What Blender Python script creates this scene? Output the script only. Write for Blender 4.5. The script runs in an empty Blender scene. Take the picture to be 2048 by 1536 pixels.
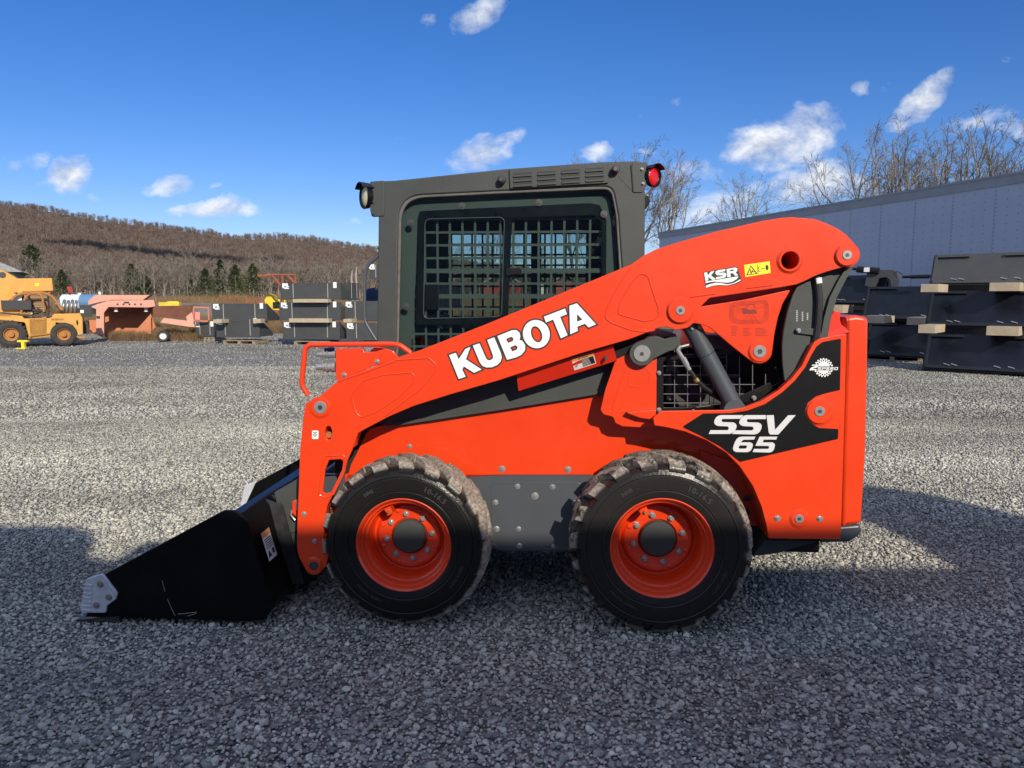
import bpy, math, random
from mathutils import Vector, Matrix
R_=math.radians; PI=math.pi
random.seed(7)
C=bpy.context.scene.collection
SC=bpy.context.scene
# ------------------------------------------------------------------ camera model
F=1479.0; PITCH=R_(6.56); H=1.549
cP,sP=math.cos(PITCH),math.sin(PITCH)
CAM=Vector((0,0,H))
def ray(px,py):
    x=(px-1024)/F; y=-(py-768)/F
    return Vector((x,cP+y*sP,-sP+y*cP))
def G(px,py,z=0.0):
    d=ray(px,py); return CAM+d*((z-H)/d.z)
def W(px,py,Y):
    d=ray(px,py); return CAM+d*(Y/d.y)
# machine frame, fitted to the two near wheels
WR=.404
P1=G(806,1092,WR); P2=G(1324,1103,WR)
YAW=math.atan2(P1.y-P2.y,P2.x-P1.x); WB=(P2-P1).length
EX=Vector((math.cos(YAW),-math.sin(YAW),0)); EY=Vector((math.sin(YAW),math.cos(YAW),0))
OM=Vector((P1.x,P1.y,0))
CL=Vector(((CAM-OM).dot(EX),(CAM-OM).dot(EY),H))
def U(px,py,Y):
    d=ray(px,py); dl=Vector((d.dot(EX),d.dot(EY),d.z))
    p=CL+dl*((Y-CL.y)/dl.y)
    return (p.x,p.z)
def PS(px,py,Y):
    a=U(px,py,Y); b=U(px,py+1,Y)
    return math.hypot(a[0]-b[0],a[1]-b[1])

# ------------------------------------------------------------------ materials
def mat(name,col,rough=.5,metal=0,coat=0,noise=0,nscale=8,bump=0,bscale=60,col2=None,spec=.5,rvar=0):
    m=bpy.data.materials.new(name); m.use_nodes=True
    nt=m.node_tree; b=nt.nodes['Principled BSDF']
    b.inputs['Base Color'].default_value=(*col,1); b.inputs['Roughness'].default_value=rough
    b.inputs['Metallic'].default_value=metal; b.inputs['Coat Weight'].default_value=coat
    b.inputs['Coat Roughness'].default_value=.12; b.inputs['Specular IOR Level'].default_value=spec
    tc=nt.nodes.new('ShaderNodeTexCoord')
    if noise or col2 or rvar:
        n=nt.nodes.new('ShaderNodeTexNoise'); n.inputs['Scale'].default_value=nscale; n.inputs['Detail'].default_value=6
        n.inputs['Roughness'].default_value=.65
        nt.links.new(tc.outputs['Object'],n.inputs['Vector'])
        if col2:
            rp=nt.nodes.new('ShaderNodeValToRGB'); rp.color_ramp.elements[0].position=.5-.5*(1-noise); rp.color_ramp.elements[1].position=.5+.5*(1-noise)
            rp.color_ramp.elements[0].color=(*col,1); rp.color_ramp.elements[1].color=(*col2,1)
            nt.links.new(n.outputs['Fac'],rp.inputs['Fac']); nt.links.new(rp.outputs['Color'],b.inputs['Base Color'])
        elif noise:
            mr=nt.nodes.new('ShaderNodeMapRange'); mr.inputs['From Min'].default_value=.3; mr.inputs['From Max'].default_value=.7
            mr.inputs['To Min'].default_value=1-noise; mr.inputs['To Max'].default_value=1+noise
            hs=nt.nodes.new('ShaderNodeHueSaturation'); hs.inputs['Color'].default_value=(*col,1)
            nt.links.new(n.outputs['Fac'],mr.inputs['Value']); nt.links.new(mr.outputs['Result'],hs.inputs['Value'])
            nt.links.new(hs.outputs['Color'],b.inputs['Base Color'])
        if rvar:
            mr=nt.nodes.new('ShaderNodeMapRange'); mr.inputs['From Min'].default_value=.3; mr.inputs['From Max'].default_value=.7
            mr.inputs['To Min'].default_value=max(.03,rough-rvar); mr.inputs['To Max'].default_value=rough+rvar
            nt.links.new(n.outputs['Fac'],mr.inputs['Value']); nt.links.new(mr.outputs['Result'],b.inputs['Roughness'])
    if bump:
        n2=nt.nodes.new('ShaderNodeTexNoise'); n2.inputs['Scale'].default_value=bscale; n2.inputs['Detail'].default_value=4
        nt.links.new(tc.outputs['Object'],n2.inputs['Vector'])
        bp=nt.nodes.new('ShaderNodeBump'); bp.inputs['Strength'].default_value=bump; bp.inputs['Distance'].default_value=.01
        nt.links.new(n2.outputs['Fac'],bp.inputs['Height']); nt.links.new(bp.outputs['Normal'],b.inputs['Normal'])
    return m
M={}
ORANGE=(.74,.049,.0065)
M['orange']=mat('orange_paint',ORANGE,.36,coat=.7,noise=.03,nscale=5,bump=.03,bscale=14,rvar=.06,spec=.35)
M['red']=mat('red_orange_paint',(.74,.030,.008),.35,coat=.4,noise=.04,nscale=6)
M['grey']=mat('charcoal_paint',(.054,.060,.058),.5,noise=.06,nscale=5,bump=.05,bscale=90,rvar=.08,spec=.35)
M['grey2']=mat('slate_enamel',(.066,.075,.086),.38,coat=.2,noise=.06,nscale=7)
M['black']=mat('black_paint',(.006,.006,.007),.34,coat=.15,noise=.2,nscale=6,rvar=.12,spec=.35)
M['bucketblack']=mat('bucket_black_paint',(.0035,.0035,.004),.4,noise=.2,nscale=6,rvar=.1,spec=.18)
M['dark']=mat('dark_interior',(.010,.010,.011),.75)
M['decal']=mat('black_decal_film',(.006,.006,.007),.48,nscale=25,rvar=.05,spec=.15)
M['white']=mat('white_vinyl',(.86,.86,.84),.4)
M['silvervinyl']=mat('silver_vinyl',(.64,.64,.64),.4,noise=.04,nscale=40)
M['yellow']=mat('yellow_sticker',(.88,.74,.02),.45)
M['steel']=mat('zinc_steel',(.46,.455,.44),.30,metal=.6,noise=.15,nscale=60)
M['castgrey']=mat('cast_silver',(.58,.60,.64),.45,metal=.25,noise=.15,nscale=30,bump=.1)
M['darksteel']=mat('dark_steel',(.10,.10,.10),.4,metal=.7)
M['gasket']=mat('rubber_gasket',(.11,.105,.10),.6,noise=.25,nscale=30)
M['mesh']=mat('screen_guard_paint',(.095,.11,.105),.55)
M['wire']=mat('wire_grey',(.30,.31,.32),.45,metal=.3)
M['screenwire']=mat('screen_wire',(.17,.175,.18),.5)
M['seat']=mat('seat_vinyl',(.03,.03,.033),.6)
M['paper']=mat('label_paper',(.80,.80,.78),.6)
M['labelorange']=mat('label_orange',(.85,.35,.12),.6)
M['ink']=mat('label_ink',(.02,.02,.02),.6)
M['redink']=mat('diagram_ink',(.22,.012,.006),.5)
M['brass']=mat('brass_fitting',(.5,.36,.12),.4,metal=.8)
M['ab']=mat('aged_bolt',(.30,.28,.24),.5,metal=.6)
M['hose']=mat('black_hose',(.016,.016,.017),.6,bump=.3,bscale=200)
# ------------------------------------------------------------------ mesh builder
def rnd(pts,seg=6):
    out=[]; n=len(pts)
    for i,p in enumerate(pts):
        if len(p)<3 or p[2]<=0: out.append((p[0],p[1])); continue
        a=Vector(pts[i-1][:2]); b=Vector(p[:2]); c=Vector(pts[(i+1)%n][:2])
        u=(a-b); v=(c-b); lu,lv=u.length,v.length
        if lu<1e-6 or lv<1e-6: out.append((p[0],p[1])); continue
        u/=lu; v/=lv
        cosang=max(-1,min(1,u.dot(v))); ang=math.acos(cosang)
        if ang>PI-.05: out.append((p[0],p[1])); continue
        t=p[2]/math.tan(ang/2); t=min(t,lu*.49,lv*.49)
        s,e=b+u*t,b+v*t
        for k in range(seg+1):
            q=k/seg
            w=(1-q)**2*s+2*q*(1-q)*b+q*q*e
            out.append((w.x,w.y))
    return out
def circ(cx,cy,rx,ry=None,n=28,rot=0,a0=0):
    ry=ry or rx; o=[]
    for i in range(n):
        a=a0+2*PI*i/n; x,y=rx*math.cos(a),ry*math.sin(a)
        o.append((cx+x*math.cos(rot)-y*math.sin(rot),cy+x*math.sin(rot)+y*math.cos(rot)))
    return o
def curve_mesh(loops,half,bev,off=0,bres=1):
    cu=bpy.data.curves.new('tmp','CURVE'); cu.dimensions='2D'; cu.fill_mode='BOTH'
    cu.extrude=max(0,half-bev); cu.bevel_depth=bev; cu.bevel_resolution=bres; cu.offset=off-bev
    for lp in loops:
        s=cu.splines.new('POLY'); s.points.add(len(lp)-1)
        for i,(a,b) in enumerate(lp): s.points[i].co=(a,b,0,1)
        s.use_cyclic_u=True
    o=bpy.data.objects.new('tmp',cu)
    me=bpy.data.meshes.new_from_object(o)
    vs=[v.co.copy() for v in me.vertices]; fs=[tuple(p.vertices) for p in me.polygons]
    bpy.data.objects.remove(o); bpy.data.curves.remove(cu); bpy.data.meshes.remove(me)
    return vs,fs
def perp(d):
    a=Vector((0,0,1)) if abs(d.z)<.9 else Vector((1,0,0))
    u=d.cross(a).normalized(); return u,d.cross(u).normalized()
class MB:
    def __init__(s): s.v=[]; s.f=[]
    def add(s,vs,fs,mtx=None):
        b=len(s.v)
        s.v+= [tuple(mtx@Vector(v)) if mtx else tuple(v) for v in vs]
        s.f+= [tuple(i+b for i in f) for f in fs]; return s
    def plate(s,loops,Y,t,bev=.002,off=0,raw=False,bres=1):
        """loops: pixel outlines (first outer, rest holes) on local plane y=Y, thickness t away from viewer"""
        if not isinstance(loops[0],list): loops=[loops]
        L=[]
        for lp in loops:
            q=rnd(lp); L.append(q if raw else [U(a,b,Y) for a,b in q])
        vs,fs=curve_mesh(L,t/2,min(bev,t/2),off,bres)
        return s.add([(v.x,Y+t/2-v.z,v.y) for v in vs],fs)
    def box(s,c,sz,mtx=None,rz=0,rx=0,ry=0):
        hx,hy,hz=[k/2 for k in sz]
        vs=[(x,y,z) for x in(-hx,hx) for y in(-hy,hy) for z in(-hz,hz)]
        fs=[(0,1,3,2),(4,6,7,5),(0,4,5,1),(2,3,7,6),(0,2,6,4),(1,5,7,3)]
        m=Matrix.Translation(c)@Matrix.Rotation(rz,4,'Z')@Matrix.Rotation(ry,4,'Y')@Matrix.Rotation(rx,4,'X')
        return s.add(vs,fs,(mtx@m) if mtx else m)
    def bbox(s,x0,x1,y0,y1,z0,z1):
        return s.box(((x0+x1)/2,(y0+y1)/2,(z0+z1)/2),(x1-x0,y1-y0,z1-z0))
    def hexa(s,p):  # 8 points: 4 bottom, 4 top (same winding)
        return s.add(p,[(3,2,1,0),(4,5,6,7),(0,1,5,4),(1,2,6,5),(2,3,7,6),(3,0,4,7)])
    def cyl(s,a,b,r,r2=None,n=20,bev=0,a0=0):
        a,b=Vector(a),Vector(b); d=(b-a); L=d.length; d/=L; u,v=perp(d); r2=r if r2 is None else r2
        rings=[(0,0),(0,r-bev),(bev,r),(L-bev,r2),(L,r2-bev),(L,0)] if bev else [(0,0),(0,r),(L,r2),(L,0)]
        return s.rings(a,d,u,v,rings,n,a0)
    def rings(s,a,d,u,v,prof,n,a0=0):
        vs=[];fs=[];idx=[]
        for (h,r) in prof:
            if r<=1e-7: idx.append([len(vs)]); vs.append(a+d*h)
            else:
                k=len(vs); idx.append(list(range(k,k+n)))
                for i in range(n):
                    an=a0+2*PI*i/n; vs.append(a+d*h+u*(r*math.cos(an))+v*(r*math.sin(an)))
        for A,B in zip(idx[:-1],idx[1:]):
            for i in range(n):
                j=(i+1)%n
                if len(A)==1 and len(B)==1: continue
                if len(A)==1: fs.append((A[0],B[j],B[i]))
                elif len(B)==1: fs.append((A[i],A[j],B[0]))
                else: fs.append((A[i],A[j],B[j],B[i]))
        # u,v,d handedness -> flip so normals point outward
        return s.add(vs,[tuple(reversed(f)) for f in fs] if u.cross(v).dot(d)<0 else fs)
    def disc(s,px,py,rpx,Y0,Y1,n=24,bev=.0015,a0=0,at=None):
        c=U(px,py,Y0); r=rpx*PS(px,py,Y0)
        return s.cyl((c[0],Y0,c[1]),(c[0],Y1,c[1]),r,n=n,bev=min(bev,r*.3),a0=a0)
    def tube(s,pts,r,n=8,caps=True,close=False):
        P=[Vector(p) for p in pts]; m=len(P); rs=r if isinstance(r,(list,tuple)) else [r]*m
        vs=[];fs=[]; d0=(P[1]-P[0]).normalized(); u,v=perp(d0)
        for i in range(m):
            if i==0: d=(P[1]-P[0])
            elif i==m-1: d=(P[-1]-P[-2])
            else: d=(P[i+1]-P[i]).normalized()+(P[i]-P[i-1]).normalized()
            d.normalize(); u=(u-d*u.dot(d)).normalized(); v=d.cross(u)
            for k in range(n):
                an=2*PI*k/n; vs.append(P[i]+u*(rs[i]*math.cos(an))+v*(rs[i]*math.sin(an)))
        for i in range(m-1):
            for k in range(n):
                a=i*n+k;b=i*n+(k+1)%n; fs.append((a,b,b+n,a+n))
        if caps: fs.append(tuple(reversed(range(n)))); fs.append(tuple(range((m-1)*n,m*n)))
        return s.add(vs,fs)
    def lathe(s,prof,n=64,c=(0,0,0)):   # prof of (r,y) round the local y axis
        return s.rings(Vector(c),Vector((0,1,0)),Vector((1,0,0)),Vector((0,0,1)),[(y,r) for r,y in prof],n)
    def build(s,name,m,parent=None,sharp=35,loc=None,rz=0,**props):
        me=bpy.data.meshes.new(name); me.from_pydata(s.v,[],s.f); me.validate()
        me.materials.append(M[m] if isinstance(m,str) else m)
        if sharp:
            me.shade_smooth(); me.set_sharp_from_angle(angle=R_(sharp))
        o=bpy.data.objects.new(name,me); C.objects.link(o)
        if parent: o.parent=parent
        if loc is not None: o.location=loc
        o.rotation_euler.z=rz
        for k,v in props.items(): o[k]=v
        return o
def smooth_path(pts,r=.04,seg=5):
    P=[Vector(p) for p in pts]; out=[P[0]]
    for i in range(1,len(P)-1):
        a=P[i-1]-P[i]; b=P[i+1]-P[i]; t=min(r,a.length*.45,b.length*.45)
        s,e=P[i]+a.normalized()*t,P[i]+b.normalized()*t
        for k in range(seg+1):
            q=k/seg; out.append((1-q)**2*s+2*q*(1-q)*P[i]+q*q*e)
    return out+[P[-1]]
def L3(px,py,Y):
    a=U(px,py,Y); return Vector((a[0],Y,a[1]))
def empty(name,loc,rz=0,label=None,cat=None,group=None):
    o=bpy.data.objects.new(name,None); C.objects.link(o); o.location=loc; o.rotation_euler.z=rz
    o.empty_display_size=.2
    if label: o['label']=label
    if cat: o['category']=cat
    if group: o['group']=group
    return o
def copy_tree(o,parent=None):
    c=o.copy(); C.objects.link(c); c.parent=parent
    for ch in list(o.children): copy_tree(ch,c)
    return c
SUNE=4.7; SKYS=.125; SKYAIR=1.0; SKYSAT=1.32; SKYT=(.74,.73,.97,1); EXPO=0.0
# ================================================================== SKID STEER LOADER
LO=empty('skid_steer_loader',OM,-YAW,'bright orange skid steer loader with dark grey cab and black bucket resting on gravel','skid steer')
YW=1.60     # overall width over the tyres
# ---- lift arm -----------------------------------------------------
ARM=[(640,792,30),(676,761),(728,741),(792,717,6),(803,712),(841,700),(968,650),(1160,571),(1262,529),(1286,512,20),(1311,499),(1354,485),(1432,463),(1523,442),(1560,436),(1584,434),(1629,438),(1652,446),(1675,457),(1693,470),(1708,486),(1717,500),(1718,513),(1712,525),(1700,532),(1680,536),(1655,543),(1632,551),(1610,562),(1593,569),(1560,575),
     (1419,596,10),(1402,613),(1490,599),(1582,579,3),(1566,606),(1556,635),(1549,668),(1545,700),(1541,714),(1532,724),(1520,728),(1508,726),(1498,719),(1466,694),(1440,672),(1420,655),(1404,649),(1388,646),(1375,656),(1352,660),(1334,654),(1318,655),(1302,662),(1260,678),(1160,707),(1000,760),(900,789),(827,812),(778,833),(738,854,8),(716,866,8),(704,900),(695,920),(688,945),(669,984),(655,1010),(648,1050),(648,1075,6),(655,1090),(657,1112),(652,1132),(640,1146),(628,1150),(612,1141),(597,1113),(594,1098),(594,1060),(600,900),(607,830),(612,806)]
slot1=circ(657,866,7,14,20)
slot2=[(658,920,5),(687,918,7),(684,940),(662,985,7),(645,988,7),(650,940,6)]
hole=circ(1579,521,19,19,28)
a=MB(); a.plate([ARM,slot1,slot2,hole],.05,.014,.003)
a.plate([ARM,slot1,slot2,hole],.19,.014,.002)
CORE=[(640,800),(676,768),(792,724),(841,706),(968,656),(1160,577),(1262,536),(1296,520),(1290,650),(1260,672),(1160,700),(1000,753),(827,805),(738,846),(712,862),(700,900),(670,905),(640,905),(606,905),(612,830)]
a.plate([CORE,slot1],.062,.13,.002)
a.plate([(1392,606),(1430,584),(1606,556),(1600,578),(1570,600),(1400,628)],.175,.014,.002)
a.plate([(602,1010),(645,1010),(646,1085),(652,1105),(630,1142),(602,1110)],.062,.13,.002)
# top skin that closes the box section
top=[(1262,529),(1286,512),(1311,499),(1354,485),(1432,463),(1523,442),(1584,434),(1629,438),(1675,457),(1708,486),(1718,509)]
tp=[U(p[0],p[1]+3,.05) for p in top]; vs=[];fs=[]
for x,z in tp: vs+=[(x,.055,z),(x,.195,z)]
for i in range(len(tp)-1): fs.append((2*i,2*i+1,2*i+3,2*i+2))
a.add(vs,fs)
# weld beads and pressed outlines
def bead(mb,pts,Y,r=.0028,close=False,n=6):
    q=rnd(pts) if close else rnd_open(pts)
    P=[L3(x,y,Y) for x,y in q]
    if close: P.append(P[0].copy())
    mb.tube(P,r,n)
def rnd_open(pts):
    q=[p if len(p)<3 else p for p in pts]
    q=[(pts[0][0],pts[0][1])]+[tuple(p) for p in pts[1:-1]]+[(pts[-1][0],pts[-1][1])]
    return rnd(q)
bead(a,[(792,720),(858,716,6),(873,730,8),(868,745),(840,778),(795,812),(770,832)],.0495,.0032)
bead(a,[(702,790,10),(725,762),(765,750),(822,745,10),(830,752,8),(826,765),(796,795),(750,825),(722,835,8),(712,825)],.0495,.0028,True)
bead(a,[(676,763),(720,748),(792,722)],.0495,.003)
bead(a,[(1262,534),(1245,556),(1226,590),(1212,622),(1211,636,8),(1222,645),(1262,660),(1290,664),(1310,660)],.0495,.0032)
bead(a,[(1281,546,12),(1296,552,10),(1306,585),(1317,617),(1317,632,8),(1306,640),(1285,642),(1250,632),(1236,628,8),(1240,605),(1262,566)],.0495,.0028,True)
bead(a,[(1380,594),(1431,587)],.0495,.0032); bead(a,[(1494,576),(1545,570)],.0495,.0032)
bead(a,[(650,912,6),(690,910,8),(690,940),(668,988),(652,996,8),(638,990,8),(644,935)],.049,.0032,True)
arm=a.build('lift_arm','orange',LO)
def boss(par,px,py,R,r,Y=.05,m='orange',washer='steel',dark=True,h=.012):
    b=MB().disc(px,py,R+3,Y-.004,Y+.004,bev=.003); b.disc(px,py,R,Y-h,Y,bev=.003)
    bo=b.build('pivot_boss',m,par)
    q=MB().disc(px,py,r,Y-h-.004,Y-h+.002); po=q.build('pin',washer,bo)
    if dark:
        q=MB().disc(px,py,r*.42,Y-h-.0055,Y-h-.003,n=6); q.build('bolt_head','darksteel',bo)
    return bo
boss(arm,640,815,19,12.5,h=.008); boss(arm,1361,621,25,9,h=.016); boss(arm,1520,703,21,12.5,h=.010); boss(arm,1695,510,22,9.5,h=.016)
boss(arm,627,1132,15,9,washer='darksteel',h=.008)
# open cross tube end
cx,cz=U(1579,521,.05); pr=PS(1579,521,.05)
t=MB(); t.lathe([(18*pr,.02),(17.5*pr,.003),(19*pr,0),(22*pr,0),(23*pr,.004),(26*pr,.008),(26*pr,.012)],36,(cx,.04,cz))
t.lathe([(18*pr,.02),(18*pr,YW-.12)],36,(cx,.04,cz)); t.build('cross_tube','orange',arm)
# bolts on arm
def hexbolt(mb,px,py,r,Y,h=.008,washer=True):
    if washer: mb.disc(px,py,r*1.12,Y-.0025,Y,n=18,bev=.0004)
    mb.disc(px,py,r*.82,Y-h,Y-.001,n=6,bev=.0008,a0=random.random())
    mb.disc(px,py,r*.38,Y-h-.004,Y-h+.001,n=12,bev=.0006)
def bolts(lst,Y,par,name='bolt',m='steel',h=.008):
    for px,py,r in lst:
        b=MB(); hexbolt(b,px,py,r,Y,h); b.build(name,m,par)
bolts([(608,1028,4.5),(629,1083,4.5)],.05,arm)
# round pad behind the slot
MB().disc(657,870,6.5,.07,.08).build('pin_pad',mat('rusty_pad',(.35,.12,.04),.8,noise=.3,nscale=80),arm)
# stickers on the arm
st=MB(); st.plate([(624,861,2),(637,861,2),(637,878,2),(624,878,2)],.0485,.001,.0003); so=st.build('sticker','paper',arm)
k=MB(); k.plate([circ(630,870,3.2),circ(630,870,1.8)],.0478,.0004,0); k.plate([(626.5,864),(634,864),(634,865.3),(626.5,865.3)],.0478,.0004,0); k.build('sticker_print','ink',so)
# ---- maker lettering ------------------------------------------------
def Z(ox,oy,s):
    return lambda pts:[(ox+p[0]/s,oy+p[1]/s)+tuple(q/s for q in p[2:3]) for p in pts]
z=Z(870,590,5.535)
LET=[[z([(155,665),(230,640),(262,712),(335,598),(393,573),(342,712),(515,825),(432,862),(318,790),(302,828),(340,905),(262,930)])],
 [z([(418,560),(492,535),(560,690),(572,712),(596,724),(625,716),(642,698),(640,665),(578,498),(655,468),(728,640),(740,690),(728,735),(690,775),(630,800),(570,803),(525,785),(495,745)])],
 [z([(690,455),(850,390),(900,388),(935,415),(945,460),(935,495),(970,510),(998,555),(998,610),(960,660),(900,690),(797,718)]),z([(787,487),(845,462),(868,480),(862,510),(808,530)]),z([(832,580),(890,555),(915,575),(905,605),(855,625)])],
 [z(circ(1122,433,148,158,40,-.35)),z(circ(1124,435,58,93,30,-.35))],
 [z([(1205,240),(1440,150),(1462,212),(1385,242),(1468,445),(1393,480),(1308,272),(1228,305)])],
 [z([(1487,120),(1570,92),(1782,325),(1700,360),(1660,318),(1575,352),(1582,398),(1497,435)]),z([(1572,212),(1632,272),(1572,296)])]]
for lp in LET:
    g=MB(); g.plate(lp,.0486,.001,.0002,off=.0072); go=g.build('letter_outline','ink',arm)
    w=MB(); w.plate(lp,.0468,.0014,.0004); w.build('letter','white',go)
# oval maker-series badge
z=Z(1390,520,10.78)
b=MB(); b.plate(z([(182,262,8),(860,140,60),(925,165,40),(935,225),(1012,455,8),(870,525),(700,552),(520,545),(380,560),(232,612,8)]),.0486,.001,.0002); bo=b.build('logo_sticker','ink',arm)
w=MB()
w.plate(z([(195,275),(262,262),(272,335),(345,250),(420,237),(345,330),(450,415),(375,430),(285,362),(290,440),(225,450)]),.0476,.0006,0)
w.plate(z([(490,222),(655,195),(650,240),(525,262),(512,275),(640,270),(680,300),(668,360),(620,385),(450,412),(455,370),(600,348),(605,330),(480,328),(440,295),(445,245)]),.0476,.0006,0)
w.plate([z([(680,195),(870,160),(912,180),(910,240),(875,265),(930,330),(868,342),(815,280),(762,290),(772,360),(700,370)]),z([(755,213),(832,202),(836,236),(758,246)])],.0476,.0006,0)
w.plate(z([(225,465),(940,350),(900,410),(800,470),(700,488),(560,480),(430,465),(330,475),(228,500)]),.0476,.0006,0)
w.plate(z([(232,555),(320,520),(450,490),(560,500),(700,525),(830,500),(975,415),(990,440),(850,510),(700,545),(520,535),(370,555),(238,600)]),.0476,.0006,0)
w.build('logo_print','white',bo)
# yellow hazard sticker
b=MB(); b.plate(z([(1058,105,10),(1610,25,10),(1635,280,10),(1085,370,10)]),.0486,.001,.0002); bo=b.build('warning_sticker','yellow',arm)
w=MB(); w.plate([z([(1205,115),(1350,295),(1105,330)]),z([(1206,140),(1318,285),(1138,312)])],.0476,.0006,0)
for q in ([(1185,200),(1200,200),(1212,270),(1195,275)],[(1240,210),(1255,215),(1215,300),(1200,290)],[(1225,240),(1300,250),(1298,262),(1225,256)],[(1338,85),(1345,84),(1365,300),(1358,301)],[(1365,145),(1405,140),(1406,148),(1372,153),(1380,245),(1420,240),(1421,248),(1373,254)],[(1425,187),(1505,178),(1505,186),(1425,195)],[(1425,191),(1448,175),(1450,205)],[(1505,182),(1482,168),(1485,198)],[(1522,150),(1530,115),(1545,105),(1570,112),(1585,150),(1582,200),(1560,220),(1535,215)]):
    w.plate(z(q),.0476,.0006,0)
w.build('warning_print','ink',bo)
# lubrication diagram printed on the gusset
z=Z(1200,560,5.486)
w=MB()
for k,(i) in enumerate((0,12,24,36)):
    w.plate([z([(1425+i,250+i,70-i),(1850-i,215+i,70-i),(1845-i,430-i,90-i),(1790-i,480-i,30),(1480+i,480-i,60),(1420+i,430-i,40)]),z([(1428+i,253+i,68-i),(1847-i,218+i,68-i),(1842-i,428-i,88-i),(1788-i,477-i,30),(1482+i,477-i,58),(1423+i,428-i,38)])],.0492,.0004,0)
for (x,y) in [(1465,290),(1465,320),(1425,345),(1425,370),(1465,395),(1520,440),(1550,480),(1580,480),(1613,455),(1650,430),(1680,480),(1710,430),(1743,470),(1840,270),(1800,300),(1720,235),(1560,240)]:
    w.plate(z(circ(x,y,4.5,n=8)),.049,.0004,0)
    x2,y2=x+(1640-x)*.62,y+(330-y)*.62
    dx,dy=(y2-y),-(x2-x); l=math.hypot(dx,dy); dx,dy=dx/l*.7,dy/l*.7
    w.plate(z([(x+dx,y+dy),(x2+dx,y2+dy),(x2-dx,y2-dy),(x-dx,y-dy)]),.0491,.0004,0)
for q in ([(1560,310),(1600,305),(1640,330),(1700,320),(1725,350),(1720,368),(1570,372)],[(1612,268),(1690,262),(1692,270),(1620,276),(1625,300),(1618,300)],[(1690,262),(1705,310),(1698,312),(1684,266)]):
    w.plate(z(q),.0491,.0004,0)
for col,(x0,n,wd) in enumerate([(1440,7,85),(1570,6,100),(1705,6,140)]):
    for i in range(n):
        y=510+i*16+(18 if col else 0); ww=wd*random.uniform(.6,1)
        w.plate(z([(x0,y),(x0+ww,y-1),(x0+ww,y+3),(x0,y+4)]),.0491,.0004,0)
w.build('diagram_print','redink',arm)
b=MB(); b.plate([(1530,640),(1560,590),(1600,590),(1640,700),(1640,780),(1530,800)],.36,.02,.002); b.build('rear_frame_plate','dark',LO)
# far arm
fa=arm.copy(); C.objects.link(fa); fa.parent=LO; fa.scale.y=-1; fa.location.y=YW
# ---- front hose bracket with guard bar -------------------------------
b=MB(); b.plate([(671,698,3),(725,696),(729,705,4),(752,703,4),(771,697,5),(786,702,5),(797,716),(792,719),(745,733),(676,763,3),(671,752)],.10,.03,.003)
br=b.build('hose_bracket','orange',LO)
bolts([(688,750,4.5),(754,723,4.5)],.10,br)
b=MB(); P=[L3(x,y,.09) for x,y in [(617,791),(603,770),(611,690),(640,689),(782,688),(800,690),(822,706)]]
b.tube(smooth_path(P,.05,6),.0125,10); b.build('guard_bar','orange',LO)
b=MB(); b.plate([(740,700,3),(752,692,4),(766,697),(772,712),(745,722)],.15,.05,.004); b.build('clamp_block','orange',br)
for (x0,x1,y,r) in [(634,672,709,7.5),(633,672,734,10.5)]:
    b=MB()
    for (s0,s1,rr) in [(0,.35,.55),(.35,.5,.8),(.5,.6,1.05),(.6,.8,.85),(.8,1,1.0)]:
        A=L3(x0+(x1-x0)*s0,y,.14); B=L3(x0+(x1-x0)*s1,y,.14); b.cyl(A,B,r*rr*PS(x0,y,.14),n=14,bev=.002)
    b.build('hose_coupler','steel',br)
b=MB(); b.cyl(L3(650,700,.15),L3(668,698,.15),.011,n=12); b.build('dust_cap',mat('blue_cap',(.02,.04,.14),.4),br)
# ---- rear fender ------------------------------------------------------
YF=.058
FEN=[(1306,836,5),(1323,822,4),(1395,821),(1458,820),(1489,815),(1523,802),(1558,780),(1583,757),(1604,731),(1616,706),(1629,683),(1640,677,6),(1693,667,2),(1690,800),(1682,1079,2),(1537,1077),(1533,1050),(1523,1013),(1506,972),(1479,932),(1452,905),(1414,881),(1370,863),(1330,854),(1309,851,4)]
f=MB(); f.plate(FEN,YF,.012,.0025)
arch=[(1309,851),(1330,854),(1370,863),(1414,881),(1452,905),(1479,932),(1506,972),(1523,1013),(1533,1050),(1537,1077)]
vs=[];fs=[]
for i,(x,y) in enumerate(arch):
    u=U(x,y,YF); vs+=[(u[0],YF+.004,u[1]),(u[0],.31,u[1]),(u[0]+.008,.31,u[1]+.006),(u[0]+.008,YF+.004,u[1]+.006)]
for i in range(len(arch)-1):
    A=4*i;B=A+4; fs+=[(A,B,B+1,A+1),(A+2,B+2,B+3,A+3)]
f.add(vs,fs)
# inner return of the top edge
te=FEN[1:12]; vs=[];fs=[]
for i,p in enumerate(te):
    u=U(p[0],p[1]+2,YF); vs+=[(u[0],YF+.004,u[1]),(u[0],YF+.045,u[1])]
for i in range(len(te)-1): fs.append((2*i+2,2*i+3,2*i+1,2*i))
f.add(vs,fs)
fen=f.build('rear_fender','orange',LO)
bolts([(1555,1037,5.5),(1640,1038,5.5)],YF,fen)
boss(fen,1640,823,25,10,YF,h=.012); boss(fen,1599,1038,16,8.5,YF,h=.008)
d=MB(); d.plate([(1633,693,3),(1645,684,5),(1682,677,3),(1680,780,2),(1650,787),(1632,793,6),(1615,806,8),(1611,823),(1618,843,8),(1638,856,6),(1677,858,3),(1676,878,3),(1480,924,3),(1440,893),(1400,871),(1364,854,3),(1406,827,3),(1462,826),(1495,821),(1530,808),(1564,785),(1590,761),(1611,734),(1622,712)],YF-.0012,.001,.0003)
de=d.build('decal','decal',fen)
z=Z(1340,680,3.49)
w=MB(); YD=YF-.0022
zz=Z(1400,815,5.773)
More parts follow.
